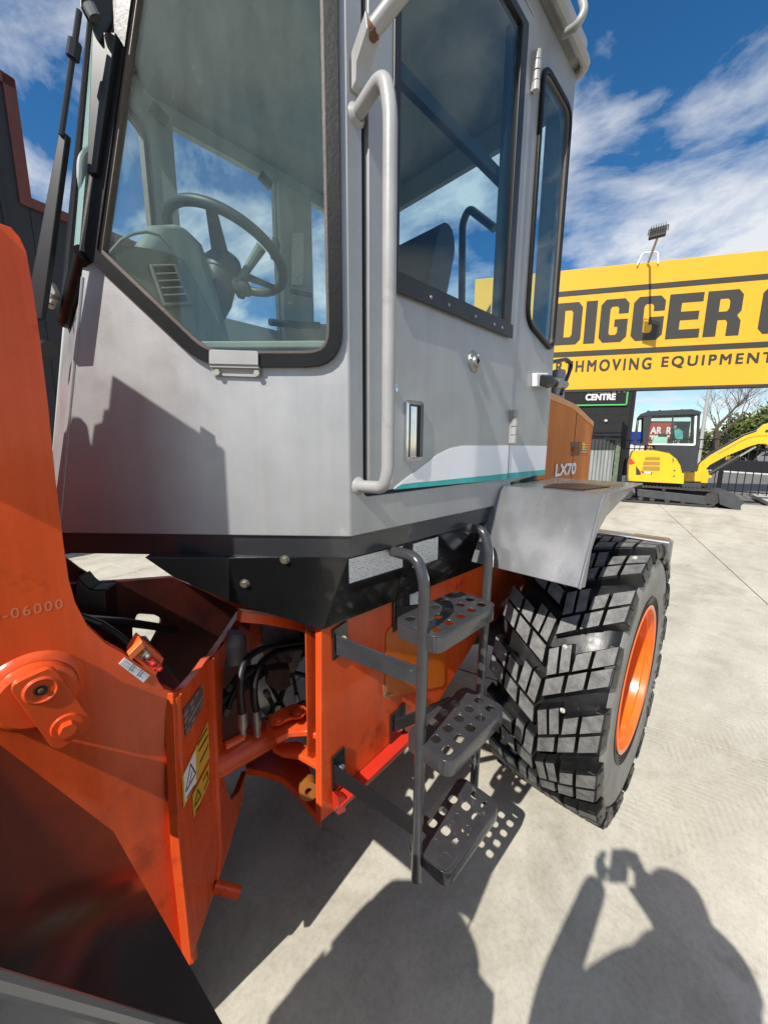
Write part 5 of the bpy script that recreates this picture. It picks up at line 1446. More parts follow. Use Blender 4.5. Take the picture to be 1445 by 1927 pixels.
glyph('letter', -2.41, -1.52, GG)
glyph('letter', -1.40, -.43, GG)
glyph('letter', -.34, .64, [(0, 0), (1, 0), (1, .20), (.38, .20), (.38, .41), (.92, .41), (.92, .60), (.38, .60), (.38, .80), (1, .80), (1, 1), (0, 1)])
glyph('letter', .75, 1.76, [(0, 0), (.36, 0), (.36, .36), (.58, .36), (.64, .30), (.64, 0), (1, 0), (1, .32), (.88, .44), (.98, .54), (.98, .88), (.84, 1), (0, 1)], [[(.36, .54), (.58, .54), (.64, .60), (.64, .76), (.58, .82), (.36, .82)]])
glyph('letter', 2.26, 3.2, [(.16, 0), (.84, 0), (1, .12), (1, .36), (.64, .36), (.64, .22), (.58, .17), (.40, .17), (.34, .22), (.34, .78), (.40, .83), (.58, .83), (.64, .78), (.64, .64), (1, .64), (1, .88), (.84, 1), (.16, 1), (0, .88), (0, .12)])
# chevron emblem at the left end
for k in (0, 1):
    s = -6.7 + .75 * k
    G().slab([BQ(*q, .002) for q in ((s, 5.4), (s + .55, 6.3), (s + .55, 7.0), (s, 6.1))], SN * .008).build('chevron', M['sign_k'], board, smooth=0)
put_text('lettering', 'EARTHMOVING', BQ(-4.38, 4.42, .003), SD, (0, 0, 1), M['sign_k'], board, width=3.70, height=.38, spacing=1.35, fat=.028)
put_text('lettering', 'EQUIPMENT', BQ(-.35, 4.42, .003), SD, (0, 0, 1), M['sign_k'], board, width=3.14, height=.38, spacing=1.35, fat=.028)
# dents in the sheet are left to the bump of the paint
# floodlight on an arm over the sign
lb_ = PP(1219, 492, SP0 + SN * .05, SN); lb_.z = SZ1 - .05
lp_ = Vector((13.955, 2.856, 7.81))
fl_ = empty('floodlight', lb_, 'floodlight on a thin arm reaching out over the top of the yellow billboard', 'floodlight', world_parts=True)
G().tube(bend([lb_, lb_ + SN * .15 + Vector((0, 0, .12)), lp_ + Vector((.05, 0, -.1))], .1), .035, 10).build('arm', M['pole'], fl_)
aim = (BQ(-.8, 5.6) - lp_).normalized()
up2 = Vector((0, 0, 1)); sx2 = aim.cross(up2).normalized(); uy2 = sx2.cross(aim)
G().obox(lp_, sx2 * .20, uy2 * .26, aim * .05).build('lamp_body', M['sign_k'], fl_, bevel=.02)
G().slab([lp_ + sx2 * .17 + uy2 * .2 + aim * .052, lp_ - sx2 * .17 + uy2 * .2 + aim * .052, lp_ - sx2 * .17 - uy2 * .2 + aim * .052, lp_ + sx2 * .17 - uy2 * .2 + aim * .052], aim * .006).build('lens', M['lens'], fl_)
for i in range(7):
    d_ = sx2 * (-.17 + .34 * i / 6)
    G().obox(lp_ - aim * .10 + d_, sx2 * .006, uy2 * .20, aim * .05).build('cooling_fin', M['sign_k'], fl_)
G().tube(bend([lp_ + sx2 * .23, lp_ + sx2 * .23 + uy2 * .30 - aim * .02, lp_ - sx2 * .23 + uy2 * .30 - aim * .02, lp_ - sx2 * .23], .05), .014, 8).build('yoke', M['sign_k'], fl_)
G().tube(bend([lb_ + SD * -.32 + Vector((0, 0, -.05)), lb_ + SD * -.2 + Vector((0, 0, .32)), lb_ + SD * .26 + Vector((0, 0, .32)), lb_ + SD * .3 + Vector((0, 0, -.05))], .1), .022, 8).build('safety_hoop', M['white'], fl_)

# ================================================================== MINI EXCAVATOR
e_dir = Vector((.238, -.971, 0)).normalized(); e_in = Vector((.971, .238, 0)).normalized()
near = Vector((14.17, 1.87, 0)) + e_dir * .02
EX = empty('mini_excavator', near + e_in * .75, 'yellow mini excavator with black cab parked side-on by the fence', 'excavator')
EX.rotation_euler = (0, 0, math.atan2(e_dir.y, e_dir.x)); EX.scale = (1.07, 1.10, 1.13)
def ex(zx, zy):
    z = (925 - zy) / 301.0
    return ((zx - 680) / 301.0 - .11 * z, z)      # the photograph leans uprights outwards; undo that
def ep(pts, y0, y1, name, m, par=None, holes=(), **k):
    o = G().slab([(x, y0, z) for x, z in pts], (0, y1 - y0, 0), [[(x, y0, z) for x, z in h] for h in holes]).build(name, M[m] if isinstance(m, str) else m, None, **k)
    o.parent = par or EX
    return o
def exs(*p): return [ex(*q) for q in p]
for y0 in (-.75, .45):
    tr_out = rnd([(-1.12, .02), (1.10, .02), (1.10, .46), (-1.12, .50)], .2, 6)
    trk = ep(tr_out, y0, y0 + .30, 'track', 'track', holes=[inset(tr_out, .045)])
    if y0 < 0: trk['label'] = 'near steel and rubber track'
    # grousers
    n_ = len(tr_out); per = [(Vector(tr_out[i]), Vector(tr_out[(i + 1) % n_])) for i in range(n_)]
    tot = sum((b - a).length for a, b in per); step = .085; d = 0; acc = 0
    cnt = int(tot / step)
    for k in range(cnt):
        t = k * step
        for a, b in per:
            l = (b - a).length
            if t <= l:
                c = a + (b - a) * (t / l); dv = (b - a).normalized(); break
            t -= l
        nv = Vector((dv.y, -dv.x))
        q = [c - dv * .018 - nv * .004, c + dv * .018 - nv * .004, c + dv * .012 + nv * .024, c - dv * .012 + nv * .024]
        if y0 < 0: ep([tuple(v) for v in q], y0 - .004, y0 + .304, 'track_shoe', 'track', trk)
    ep(exs((475, 806), (965, 838), (950, 905), (890, 900), (475, 868)), y0 + .02, y0 + .26, 'track_frame', 'track_frame', trk, bevel=.015)
    for zx, zy, r_ in ((985, 870, .2), (395, 820, .2)):
        x, z = ex(zx, zy)
        o = G().lathe([(.0, -.01), (.16, -.01), (.17, .02), (.17, .24), (0, .25)], (x, y0 + .02, .245), (0, 1, 0), 24).build('sprocket', M['track'], trk)
    for zx in (500, 585, 690, 800):
        x, _ = ex(zx, 880)
        G().lathe([(0, -.005), (.06, -.005), (.075, .02), (.075, .2)], (x, y0 + .03, .12), (0, 1, 0), 18).build('roller', M['track'], trk)
    x, _ = ex(665, 800)
    G().lathe([(0, -.01), (.045, -.01), (.05, .1)], (x, y0 + .03, .42), (0, 1, 0), 16).build('roller', M['track'], trk)
ep(rnd(exs((470, 745), (930, 745), (930, 800), (470, 800)), .05, 3), -.40, .40, 'undercarriage', 'track_frame', bevel=.03)
# upper body
body = ep(rnd(exs((408, 745), (800, 748), (802, 660), (790, 600), (770, 560), (735, 520), (690, 500), (620, 488), (450, 488), (435, 520), (412, 620)), .05, 3), -.72, .72, 'body', 'exc_y', bevel=.05, seg=3)
ep(rnd(exs((405, 712), (425, 742), (800, 748), (800, 695), (480, 700), (450, 690)), .03, 3), -.745, .745, 'bumper', 'exc_y', body, bevel=.02)
for zy0, zy1, zx0 in ((540, 565, 528), (577, 606, 516), (616, 650, 511)):
    ep(rnd(exs((zx0, zy1), (636, zy1), (638, zy0), (zx0 + 8, zy0)), .012, 2), -.729, -.71, 'vent', mat('vent_brown', (.34, .20, .03), .7), body)
ep(exs((466, 615), (500, 665), (500, 690), (466, 690)), -.727, -.70, 'side_recess', 'exc_k', body)
ep(exs((420, 540), (440, 570), (460, 590), (430, 605), (415, 600)), -.735, -.70, 'rear_lamp', mat('rear_lamp_red', (.55, .05, .02), .3), body)
ep(exs((500, 656), (585, 664), (580, 682), (510, 672)), -.731, -.71, 'emblem', 'red', body)
ep(exs((525, 660), (572, 664), (570, 678), (526, 673)), -.733, -.729, 'emblem_lettering', 'white', body)
for q in ((738, 645), (735, 690)):
    x, z = ex(*q); G().lathe([(0, .006), (.02, .004), (.022, 0)], (x, -.722, z), (0, -1, 0), 12).build('cap', M['exc_k'], body)
ep(exs((723, 548), (730, 548), (730, 578), (724, 578)), -.729, -.71, 'handle', 'exc_k', body)
# cab
yc0, yc1 = -.66, .22
fo_ = exs((455, 445), (488, 205), (505, 190), (570, 172), (640, 170), (850, 172), (895, 190), (905, 215), (890, 650), (800, 650), (790, 600), (770, 560), (735, 520), (690, 495), (610, 478), (600, 450))
win = rnd(exs((552, 440), (582, 213), (884, 213), (876, 448)), .05, 3)
rwin = exs((470, 435), (492, 228), (522, 222), (515, 430))
cabn = ep(fo_, yc0, yc0 + .05, 'cab', 'exc_k', holes=[win, rwin], bevel=.01)
ep(fo_, yc1 - .05, yc1, 'cab_side', 'exc_k', cabn, holes=[win, rwin])
ep(win, yc0 - .012, yc0 + .0, 'window_trim', 'white', cabn, holes=[inset(win, .04)], bevel=.004)
ep(inset(win, .035), yc0 + .015, yc0 + .02, 'pane', 'g_car', cabn, smooth=0)
ep(exs((706, 440), (722, 218), (732, 218), (718, 440)), yc0 + .0, yc0 + .02, 'window_bar', 'exc_k', cabn)
ep(rnd(exs((485, 212), (500, 192), (560, 172), (850, 168), (905, 190), (910, 214), (880, 208), (560, 208)), .03, 3), yc0 - .02, yc1 + .02, 'cab_roof', 'exc_k', cabn, bevel=.02)
for zx in (560, 640, 790):
    x, z = ex(zx, 170); G().box(x - .03, x + .03, yc0 + .1, yc0 + .2, z - .01, z + .02).build('roof_fitting', M['exc_k'], cabn)
ep(exs((872, 440), (884, 213), (905, 215), (893, 450)), yc0 + .05, yc1 - .05, 'front_post', 'exc_k', cabn) if False else None
ep(exs((590, 440), (600, 375), (698, 378), (692, 440)), -.45, -.43, 'sun_board', 'mint', cabn)
ep(exs((640, 378), (650, 345), (700, 350), (695, 440), (640, 440)), -.30, .05, 'seat', 'exc_k', cabn, bevel=.03)
ep(rnd(exs((575, 480), (610, 474), (680, 480), (740, 510), (780, 560), (800, 610), (803, 660), (788, 660), (776, 600), (750, 550), (700, 505), (620, 488)), .01, 2), -.735, -.66, 'cab_arch', 'exc_k', cabn, bevel=.01)
# swing bracket and boom
ep(exs((800, 655), (880, 662), (900, 650), (940, 660), (940, 735), (830, 740), (800, 745)), -.30, .30, 'swing_mount', 'exc_y', bevel=.02)
sb_ = ep(exs((925, 600), (985, 640), (995, 680), (985, 750), (915, 748), (935, 690), (915, 650)), -.16, .16, 'swing_bracket', 'exc_y', bevel=.02)
ep(rnd(exs((985, 682), (1010, 682), (1016, 700), (985, 706)), .01, 2), -.10, .10, 'bracket_lug', 'exc_y', sb_)
bm_pts = exs((925, 605), (945, 575), (1010, 520), (1060, 485), (1215, 372), (1285, 342), (1320, 300), (1335, 286), (1360, 278), (1376, 288), (1370, 302), (1385, 330), (1402, 352), (1450, 356), (1700, 380), (1900, 430), (1900, 480), (1700, 450), (1450, 430), (1420, 440), (1385, 468), (1352, 458), (1362, 448), (1340, 432), (1300, 432), (1250, 450), (1100, 530), (1000, 600), (970, 640))
hx_, hz_ = ex(1345, 338)
boom = ep(bm_pts, -.11, .11, 'boom', 'exc_y', bevel=.015)
G().lathe([(0, .012), (.035, .012), (.04, 0)], (hx_, -.105, hz_), (0, -1, 0), 16).build('boom_pin', M['exc_k'], boom)
x, z = ex(1328, 402); G().lathe([(.02, .006), (.03, .006), (.03, 0)], (x, -.108, z), (0, -1, 0), 16).build('boom_boss', M['exc_y'], boom)
ep(exs((1040, 500), (1060, 500), (1190, 408), (1240, 382), (1300, 368), (1450, 372), (1450, 378), (1300, 376), (1245, 390), (1195, 416), (1065, 508)), -.114, -.10, 'pipe_cover', mat('pipe_brown', (.42, .25, .02), .5), boom)
for k in range(2):
    hp_ = [ex(*q) for q in ((905, 660), (930, 590), (1000, 505 + 8 * k), (1060, 468 + 8 * k), (1215, 360 + 8 * k), (1290, 330 + 6 * k))]
    G().tube([(x_, -.05 + .05 * k, z_) for x_, z_ in hp_], .014, 6).build('hose', M['exc_k'], boom)
a, b = ex(1000, 676), ex(1290, 452)
G().tube([(a[0], 0, a[1]), (a[0] + (b[0] - a[0]) * .66, 0, a[1] + (b[1] - a[1]) * .66)], .055, 14).build('boom_cylinder', M['exc_k'], boom)
G().tube([(a[0] + (b[0] - a[0]) * .6, 0, a[1] + (b[1] - a[1]) * .6), (b[0], 0, b[1])], .028, 12).build('boom_rod', M['chrome'], boom)
a, b = ex(1380, 312), ex(1700, 330)
G().tube([(a[0], 0, a[1]), (b[0], 0, b[1])], .05, 12).build('arm_cylinder', M['exc_k'], boom)
ep(exs((1850, 400), (1920, 420), (1990, 700), (1960, 860), (1930, 850), (1880, 560)), -.09, .09, 'dipper_arm', 'exc_y', bevel=.015)
ep(rnd(exs((1925, 840), (1975, 850), (2000, 930), (1930, 925), (1850, 900)), .02, 2), -.22, .22, 'digging_bucket', 'exc_k', bevel=.01)
# dozer blade
ep(exs((1005, 815), (1130, 845), (1130, 875), (1005, 880)), -.35, -.25, 'blade_arm', 'track_frame', bevel=.01)
ep(exs((1115, 800), (1150, 850), (1180, 862), (1158, 895), (1156, 945), (1118, 925), (1030, 892), (1020, 812), (1060, 800)), -.80, .80, 'dozer_blade', 'track_frame', bevel=.01)

# ================================================================== BACKGROUND BUILDINGS AND FENCES
def GP(px, F_):                          # ground point below the direction of px at depth F_ along the camera's heading
    d = ray(px, 841); k = F_ / (d.x * math.cos(_A) + d.y * math.sin(_A))
    return Vector((d.x * k, d.y * k, 0))
def depth_z(px, py, F_):
    d = ray(px, py); k = F_ / (d.x * math.cos(_A) + d.y * math.sin(_A)); return CAM_H + d.z * k
# black block building with the green-bordered sign
br0 = GP(1183, 19.5)
bdir = Vector((math.cos(R(-56)), math.sin(R(-56)), 0)); bnrm = Vector((bdir.y, -bdir.x, 0))
bb = empty('black_building', br0 - bdir * 4, 'black painted block building behind the loader bearing a green bordered sign', 'building', world_parts=True)
def WQ(s, z, o=0): return br0 + bdir * s + bnrm * o + Vector((0, 0, z))
G().slab([WQ(-9, 0), WQ(0, 0), WQ(0, 7.5), WQ(-9, 7.5)], bnrm * -7).build('wall', M['wall_black'], bb, bevel=.01)
G().slab([WQ(-.14, 0, .02), WQ(.02, 0, .02), WQ(.02, 7.5, .02), WQ(-.14, 7.5, .02)], bnrm * .05).build('corner_trim', M['clad'], bb)
for i in range(9):                        # block courses showing below the sign
    z = .62 + i * .4
    G().slab([WQ(-8.9, z, .001), WQ(-.16, z, .001), WQ(-.16, z + .012, .001), WQ(-8.9, z + .012, .001)], bnrm * .004).build('block_course', M['clad'], bb)
def w_px(px, py):
    v = PP(px, py, br0, bnrm); return ((v - br0).dot(bdir), v.z)
sr, sb2 = w_px(1178, 763)
sl_, _ = w_px(1010, 763)
csg = empty('collision_sign', WQ(sl_, sb2), 'black wall sign with white lettering and bright green border', 'sign', world_parts=True)
G().slab([WQ(sl_, sb2, .01), WQ(sr, sb2, .01), WQ(sr, sb2 + 2.0, .01), WQ(sl_, sb2 + 2.0, .01)], bnrm * .05).build('panel', M['clad'], csg)
for a_, b_, c_, d_ in ((sl_, sr, sb2, sb2 + .07), (sr - .07, sr, sb2, sb2 + 2.0)):
    G().slab([WQ(a_, c_, .062), WQ(b_, c_, .062), WQ(b_, d_, .062), WQ(a_, d_, .062)], bnrm * .01).build('border', M['green'], csg)
x0, zc0 = w_px(1100, 754); x1, zc1 = w_px(1156, 742)
put_text('lettering', 'CENTRE', WQ(x0, zc0, .064), bdir, (0, 0, 1), M['white'], csg, width=x1 - x0, height=zc1 - zc0, fat=.035)
x0, zc2 = w_px(1086, 740); x1, _ = w_px(1173, 740)
put_text('lettering', 'COLLISION', WQ(x0, zc2, .064), bdir, (0, 0, 1), M['white'], csg, width=x1 - x0, height=zc1 - zc0, fat=.035)
v = PP(1139, 792, br0, bnrm)
o = G().lathe([(0, .10), (.05, .09), (.07, .04), (.07, 0)], v, tuple(bnrm), 14).build('wall_lamp', M['white'], None)
tag(o, 'small round white lamp on the black block wall', 'lamp')
# corrugated iron fence in front of the black building
ci0, ci1 = GP(1108, 15.2), GP(1156, 15.4)
cdv = (ci1 - ci0).normalized(); cn = Vector((cdv.y, -cdv.x, 0)); cl = (ci1 - ci0).length
corr = empty('corrugated_fence', ci0.lerp(ci1, .5), 'corrugated iron fence panel, pale below and dark above', 'fence', world_parts=True)
ns = 7
for i in range(ns):
    wv = []
    for k in range(9):
        t = (i + k / 8) / ns
        wv.append(ci0 + cdv * (cl * t) + cn * (.028 * math.sin(2 * math.pi * k / 8)))
    back_ = [v - cn * .012 for v in reversed(wv)]
    G().slab([v for v in wv + back_], (0, 0, 1.62)).build('sheet', M['galv'], corr)
    G().slab([v + Vector((0, 0, 1.63)) for v in wv + back_], (0, 0, .42)).build('upper_sheet', M['galv_paint'], corr)
ed_ = ci1 + cdv * .10
G().slab([ed_ + cn * .03, ed_ + cdv * .14 + cn * .03, ed_ + cdv * .14 - cn * .05, ed_ - cn * .05], (0, 0, 1.9)).build('end_post', mat('mossy_post', (.26, .33, .20), .8, var=.5, vscale=6), corr)
for i, (h0, h1) in enumerate(((2.12, 2.2), (2.2, 2.12), (2.3, 2.32))):
    G().tube([ci0 + Vector((0, 0, h0)), ci1 + cdv * .3 + Vector((0, 0, h1))], .022, 6).build('wire', M['fence'], corr)
for k in range(3):
    q = ci1 + cdv * (.28 + .09 * k)
    G().tube([q, q + Vector((0, 0, 2.75 - .08 * k))], .03, 6).build('stake', M['fence'], corr)
# black bar fence
fa, fb_ = GP(1170, 16.9), GP(1500, 12.2)
fdv = (fb_ - fa).normalized(); flen = (fb_ - fa).length; fnv = Vector((fdv.y, -fdv.x, 0))
fence = empty('bar_fence', fa.lerp(fb_, .5), 'black steel bar fence running behind the excavator along the street', 'fence', world_parts=True)
FH = 2.05
nb_ = int(flen / .205)
bar_me = None
for i in range(nb_):
    c = fa + fdv * (flen * (i + .5) / nb_)
    if bar_me is None:
        bar_me = G().box(-.0125, .0125, -.0125, .0125, .08, FH).mesh('bar', 0); bar_me.materials.append(M['fence'])
    o = bpy.data.objects.new('bar', bar_me); COL.objects.link(o); o.parent = fence; o.location = c - fence.location; o.rotation_euler = (0, 0, math.atan2(fdv.y, fdv.x))
for z in (FH - .02, FH - .38, .18):
    G().slab([fa + fnv * .02 + Vector((0, 0, z)), fb_ + fnv * .02 + Vector((0, 0, z)), fb_ - fnv * .02 + Vector((0, 0, z)), fa - fnv * .02 + Vector((0, 0, z))], (0, 0, .04)).build('rail', M['fence'], fence)
for t in (0.0, .345, .66, 1.0):
    c = fa + fdv * flen * t
    p = [c + fdv * .05 + fnv * .05, c - fdv * .05 + fnv * .05, c - fdv * .05 - fnv * .05, c + fdv * .05 - fnv * .05]
    G().slab(p, (0, 0, FH + .18)).build('post', M['fence'], fence, bevel=.01)
# low white-painted plinth at the foot of the black building, kerb by the gate
pl0 = GP(1160, 17.6)
o = G().slab([pl0, pl0 + bdir * 1.6, pl0 + bdir * 1.6 + Vector((0, 0, .42)), pl0 + Vector((0, 0, .42))], bnrm * -.3).build('white_plinth', M['white'], None, bevel=.02)
tag(o, 'low white painted plinth at the foot of the black building', 'plinth')
k0 = PZ(1416, 937, 0); k1 = PZ(1600, 965, 0)
kd = (k1 - k0).normalized()
o = G().slab([PZ(1412, 936, 0), PZ(1445, 952, 0), PZ(1560, 1004, 0), PZ(1700, 990, 0), PZ(1500, 930, 0)], (0, 0, .12)).build('kerb_block', M['kerb'], None, bevel=.015)
tag(o, 'raised concrete kerb block near the fence at the right edge', 'kerb')
# street beyond: dark planter wall with a white line, blue hoarding, mural wall
wa, wb_ = GP(1330, 31), GP(1640, 21)
o = G().slab([wa, wb_, wb_ + Vector((0, 0, .85)), wa + Vector((0, 0, .85))], (wb_ - wa).normalized().cross(Vector((0, 0, 1))) * -.4).build('street_wall', M['wall_black'], None, bevel=.02)
tag(o, 'low dark wall across the street behind the bar fence', 'wall')
wn2 = (wb_ - wa).normalized().cross(Vector((0, 0, 1)))
sk0, sk1 = wa + wn2 * .5 + Vector((0, 0, -.055)), wb_ + wn2 * .5 + Vector((0, 0, -.055))
if (sk0 - O).length > (wa - O).length: sk0, sk1 = wa - wn2 * .5 + Vector((0, 0, -.055)), wb_ - wn2 * .5 + Vector((0, 0, -.055))
o = G().slab([sk0, sk1, sk1 + Vector((0, 0, .10)), sk0 + Vector((0, 0, .10))], wn2 * .15).build('street_kerb', M['white'], None, bevel=.01)
tag(o, 'pale kerb at the foot of the low dark street wall', 'kerb')
h0, h1 = GP(1178, 30), GP(1212, 30)
hb = empty('blue_hoarding', h0, 'blue and white hoarding between the black building and the excavator cab', 'hoarding', world_parts=True)
G().slab([h0 + Vector((0, 0, 2.0)), h1 + Vector((0, 0, 2.0)), h1 + Vector((0, 0, 3.0)), h0 + Vector((0, 0, 3.0))], (h1 - h0).normalized().cross(Vector((0, 0, 1))) * -.3).build('blue_band', M['blue'], hb)
G().slab([h0, h1, h1 + Vector((0, 0, 1.99)), h0 + Vector((0, 0, 1.99))], (h1 - h0).normalized().cross(Vector((0, 0, 1))) * -.3).build('white_band', M['white'], hb)
m0, m1 = GP(1216, 27), GP(1292, 27)
md = (m1 - m0).normalized(); mn = Vector((md.y, -md.x, 0)); ml = (m1 - m0).length
mur = empty('mural_wall', m0.lerp(m1, .5), 'painted wall with red panel, white letters and a running figure seen through the excavator cab', 'mural', world_parts=True)
def MQ(s, z, o=0): return m0 + md * (s * ml) + mn * o + Vector((0, 0, z))
G().slab([MQ(0, 0), MQ(1, 0), MQ(1, 3.6), MQ(0, 3.6)], mn * -.25).build('wall', M['clad'], mur)
G().slab([MQ(.0, 1.7, .01), MQ(.52, 1.7, .01), MQ(.60, 3.5, .01), MQ(.0, 3.5, .01)], mn * .01).build('red_panel', M['poster_red'], mur)
G().slab([MQ(.0, .3, .01), MQ(.66, .3, .01), MQ(.66, 1.65, .01), MQ(.0, 1.65, .01)], mn * .01).build('teal_panel', M['poster_teal'], mur)
G().slab([MQ(.02, 1.66, .022), MQ(.30, 1.66, .022), MQ(.30, 2.0, .022), MQ(.1, 2.05, .022)], mn * .004).build('yellow_patch', M['yellow_sticker'], mur)
put_text('lettering', 'AR  R', MQ(.04, 2.72, .022), md, (0, 0, 1), M['white'], mur, width=ml * .50, height=.46, fat=.03)
put_text('lettering', 'TR  T', MQ(.04, 2.12, .022), md, (0, 0, 1), M['white'], mur, width=ml * .48, height=.46, fat=.03)
for nm, m_, pts in (('figure_dress', 'poster_teal', ((.62, 3.0), (.72, 3.1), (.84, 2.9), (.86, 2.3), (.76, 2.2), (.66, 2.5))), ('figure_head', 'skin', ((.60, 3.1), (.66, 3.1), (.67, 3.3), (.61, 3.32))), ('figure_leg', 'skin', ((.66, 2.35), (.72, 2.3), (.62, 1.9), (.56, 1.8), (.55, 1.9))), ('figure_leg', 'skin', ((.72, 2.2), (.78, 2.15), (.90, 1.75), (.84, 1.6), (.82, 1.75)))):
    G().slab([MQ(a, b, .022) for a, b in pts], mn * .004).build(nm, M[m_], mur)
# dark clad building with red-brown flashing at the far left
ldir = Vector((math.cos(R(12)), math.sin(R(12)), 0)); lnrm = Vector((ldir.y, -ldir.x, 0))
lp0 = Vector((0, 7.5, 0))
def LQ(px, py): return PP(px, py, lp0, lnrm)
lbd = empty('clad_building', (0, 7.5, 0), 'dark clad building with stepped roofline edged in red-brown flashing at far left', 'building', world_parts=True)
c1_, c2_, c3_ = LQ(30, 157), LQ(54, 376), LQ(240, 447)
zr_hi, zr_lo = c1_.z, c2_.z
xw = c2_
def lw_(s, z, o=0):
    v = xw + ldir * s + lnrm * o; v.z = z; return v
G().slab([lw_(-5, 0), lw_(0, 0), lw_(0, zr_hi), lw_(-5, zr_hi + .35)], lnrm * -6).build('wall', M['clad'], lbd, bevel=.01)
SE = (LQ(300, 472) - xw).dot(ldir)
G().slab([lw_(0.001, 0), lw_(SE, 0), lw_(SE, zr_lo), lw_(.001, zr_lo)], lnrm * -6).build('wall', M['clad'], lbd, bevel=.01)
for s0_, s1_b, za_, zb_ in ((-5, .02, zr_hi + .35, zr_hi), (.02, SE + .02, zr_lo, zr_lo)):
    G().slab([lw_(s0_, za_ - .10, .03), lw_(s1_b, zb_ - .10, .03), lw_(s1_b, zb_ + .03, .03), lw_(s0_, za_ + .03, .03)], lnrm * -.3).build('flashing', M['redcap'], lbd)
G().slab([lw_(-.10, zr_lo - .1, .03), lw_(.03, zr_lo - .1, .03), lw_(.03, zr_hi + .02, .03), lw_(-.10, zr_hi + .02, .03)], lnrm * -.3).build('flashing', M['redcap'], lbd)
for k in range(14):
    s_ = -4.8 + k * .9
    if s_ > SE - .1: break
    G().slab([lw_(s_, 0, .002), lw_(s_ + .04, 0, .002), lw_(s_ + .04, (zr_hi if s_ < -.2 else zr_lo) - .12, .002), lw_(s_, (zr_hi if s_ < -.2 else zr_lo) - .12, .002)], lnrm * .02).build('cladding_batten', M['clad'], lbd)

# ================================================================== STREET LIGHT, TREES, CARS
lpg = GP(1317, 30)
sl0 = empty('street_lamp', lpg, 'tall grey street lamp post behind the excavator cab', 'street lamp', world_parts=True)
lt_ = lpg + Vector((0, 0, 7.2))
G().tube([lpg, lt_], [.16, .09], 12).build('pole', M['pole'], sl0)
arm_d = _right * 1.0
G().tube([lt_, lt_ + arm_d * 1.2 + Vector((0, 0, .6))], [.05, .035], 8).build('lamp_arm', M['pole'], sl0)
G().obox(lt_ + arm_d * 1.45 + Vector((0, 0, .68)), arm_d * .3, Vector((0, .1, 0)), Vector((0, 0, .05))).build('lamp_head', M['pole'], sl0)

def bare_tree(base, h, name, label, seed, m='bark', spread=.55, leaves=None):
    rng = random.Random(seed)
    E_ = empty(name, base, label, 'tree', world_parts=True)
    segs = []
    def grow(p, d, l, r, lev):
        n = 4; q = p; pts = [p.copy()]; rs = [r]
        for i in range(n):
            d = (d + Vector((rng.uniform(-1, 1), rng.uniform(-1, 1), rng.uniform(-.4, .8))) * (.10 if lev == 0 else .17)).normalized()
            q = q + d * (l / n); pts.append(q.copy()); rs.append(r * (1 - .42 * (i + 1) / n))
        segs.append((lev, pts, rs))
        if lev >= 5: return
        k = 4 if lev < 2 else 3
        for i in range(k):
            t = rng.uniform(.45, 1.0) if i else 1.0
            idx = min(n, max(1, int(round(t * n))))
            a = rng.uniform(0, 2 * math.pi)
            s_ = Vector((math.cos(a), math.sin(a), rng.uniform(-.1, .45)))
            nd = (d * (1 - spread * .6) + s_ * spread * rng.uniform(.6, 1.1)).normalized()
            grow(pts[idx], nd, l * rng.uniform(.62, .84), rs[idx] * rng.uniform(.55, .72), lev + 1)
    grow(base.copy(), Vector((0, 0, 1)), h * .26, h * .021, 0)
    g0, g1 = G(), G()
    for lev, pts, rs in segs:
        (g0 if lev < 2 else g1).tube(pts, [max(x, .008) for x in rs], 7 if lev < 2 else (5 if lev < 4 else 3))
    g0.build('trunk', M[m], E_); g1.build('crown', M[m], E_)
    return E_
bare_tree(GP(1350, 36), 13.5, 'bare_tree', 'tall leafless tree rising behind the excavator boom', 3)
bare_tree(GP(1452, 44), 13, 'bare_tree', 'leafless tree at the right edge behind the hedge tree', 9)
def leafy(base, h, rx2, name, label, seed, m, n=5200, leaf=.22, z0=.5):
    rng = random.Random(seed)
    E_ = empty(name, base, label, 'tree', world_parts=True)
    lobes = []
    for i in range(16):
        a = rng.uniform(0, 6.283); rr = rx2 * math.sqrt(rng.uniform(0, .8))
        lobes.append((base + Vector((math.cos(a) * rr, math.sin(a) * rr, h * rng.uniform(z0 * .6, .86))), rx2 * rng.uniform(.28, .50)))
    g = G()
    for l, r in lobes[:7]:
        g.tube([base + Vector((0, 0, h * .12)), base.lerp(l, .5) + Vector((0, 0, h * .1)), l], [.14, .09, .03], 6)
    g.tube([base, base + Vector((0, 0, h * .5))], [.22, .14], 8)
    g.build('trunk', M['bark'], E_)
    vs, fs = [], []
    for k in range(n):
        c, r = rng.choice(lobes)
        d = Vector((rng.gauss(0, 1), rng.gauss(0, 1), rng.gauss(0, 1))).normalized()
        p = c + d * (r * rng.uniform(.55, 1.08)); p.z = max(p.z, .15)
        u = Vector((rng.gauss(0, 1), rng.gauss(0, 1), rng.gauss(0, 1))).normalized(); w = u.orthogonal().normalized()
        l_ = leaf * rng.uniform(.6, 1.3); i0 = len(vs)
        vs += [p - u * l_, p + w * l_ * .45, p + u * l_, p - w * l_ * .45]
        fs.append((i0, i0 + 1, i0 + 2, i0 + 3))
    me = bpy.data.meshes.new('crown'); me.from_pydata([tuple(v) for v in vs], [], fs); me.materials.append(M[m])
    o = bpy.data.objects.new('crown', me); COL.objects.link(o); o.parent = E_; o.location = -base
    return E_
leafy(GP(1415, 36), 4.4, 2.7, 'evergreen_tree', 'dense yellow green tree right of the excavator boom', 4, 'leaf')
leafy(GP(1475, 33), 5.6, 2.4, 'evergreen_tree', 'olive tree cut by the right edge of the picture', 5, 'leaf', 4200)
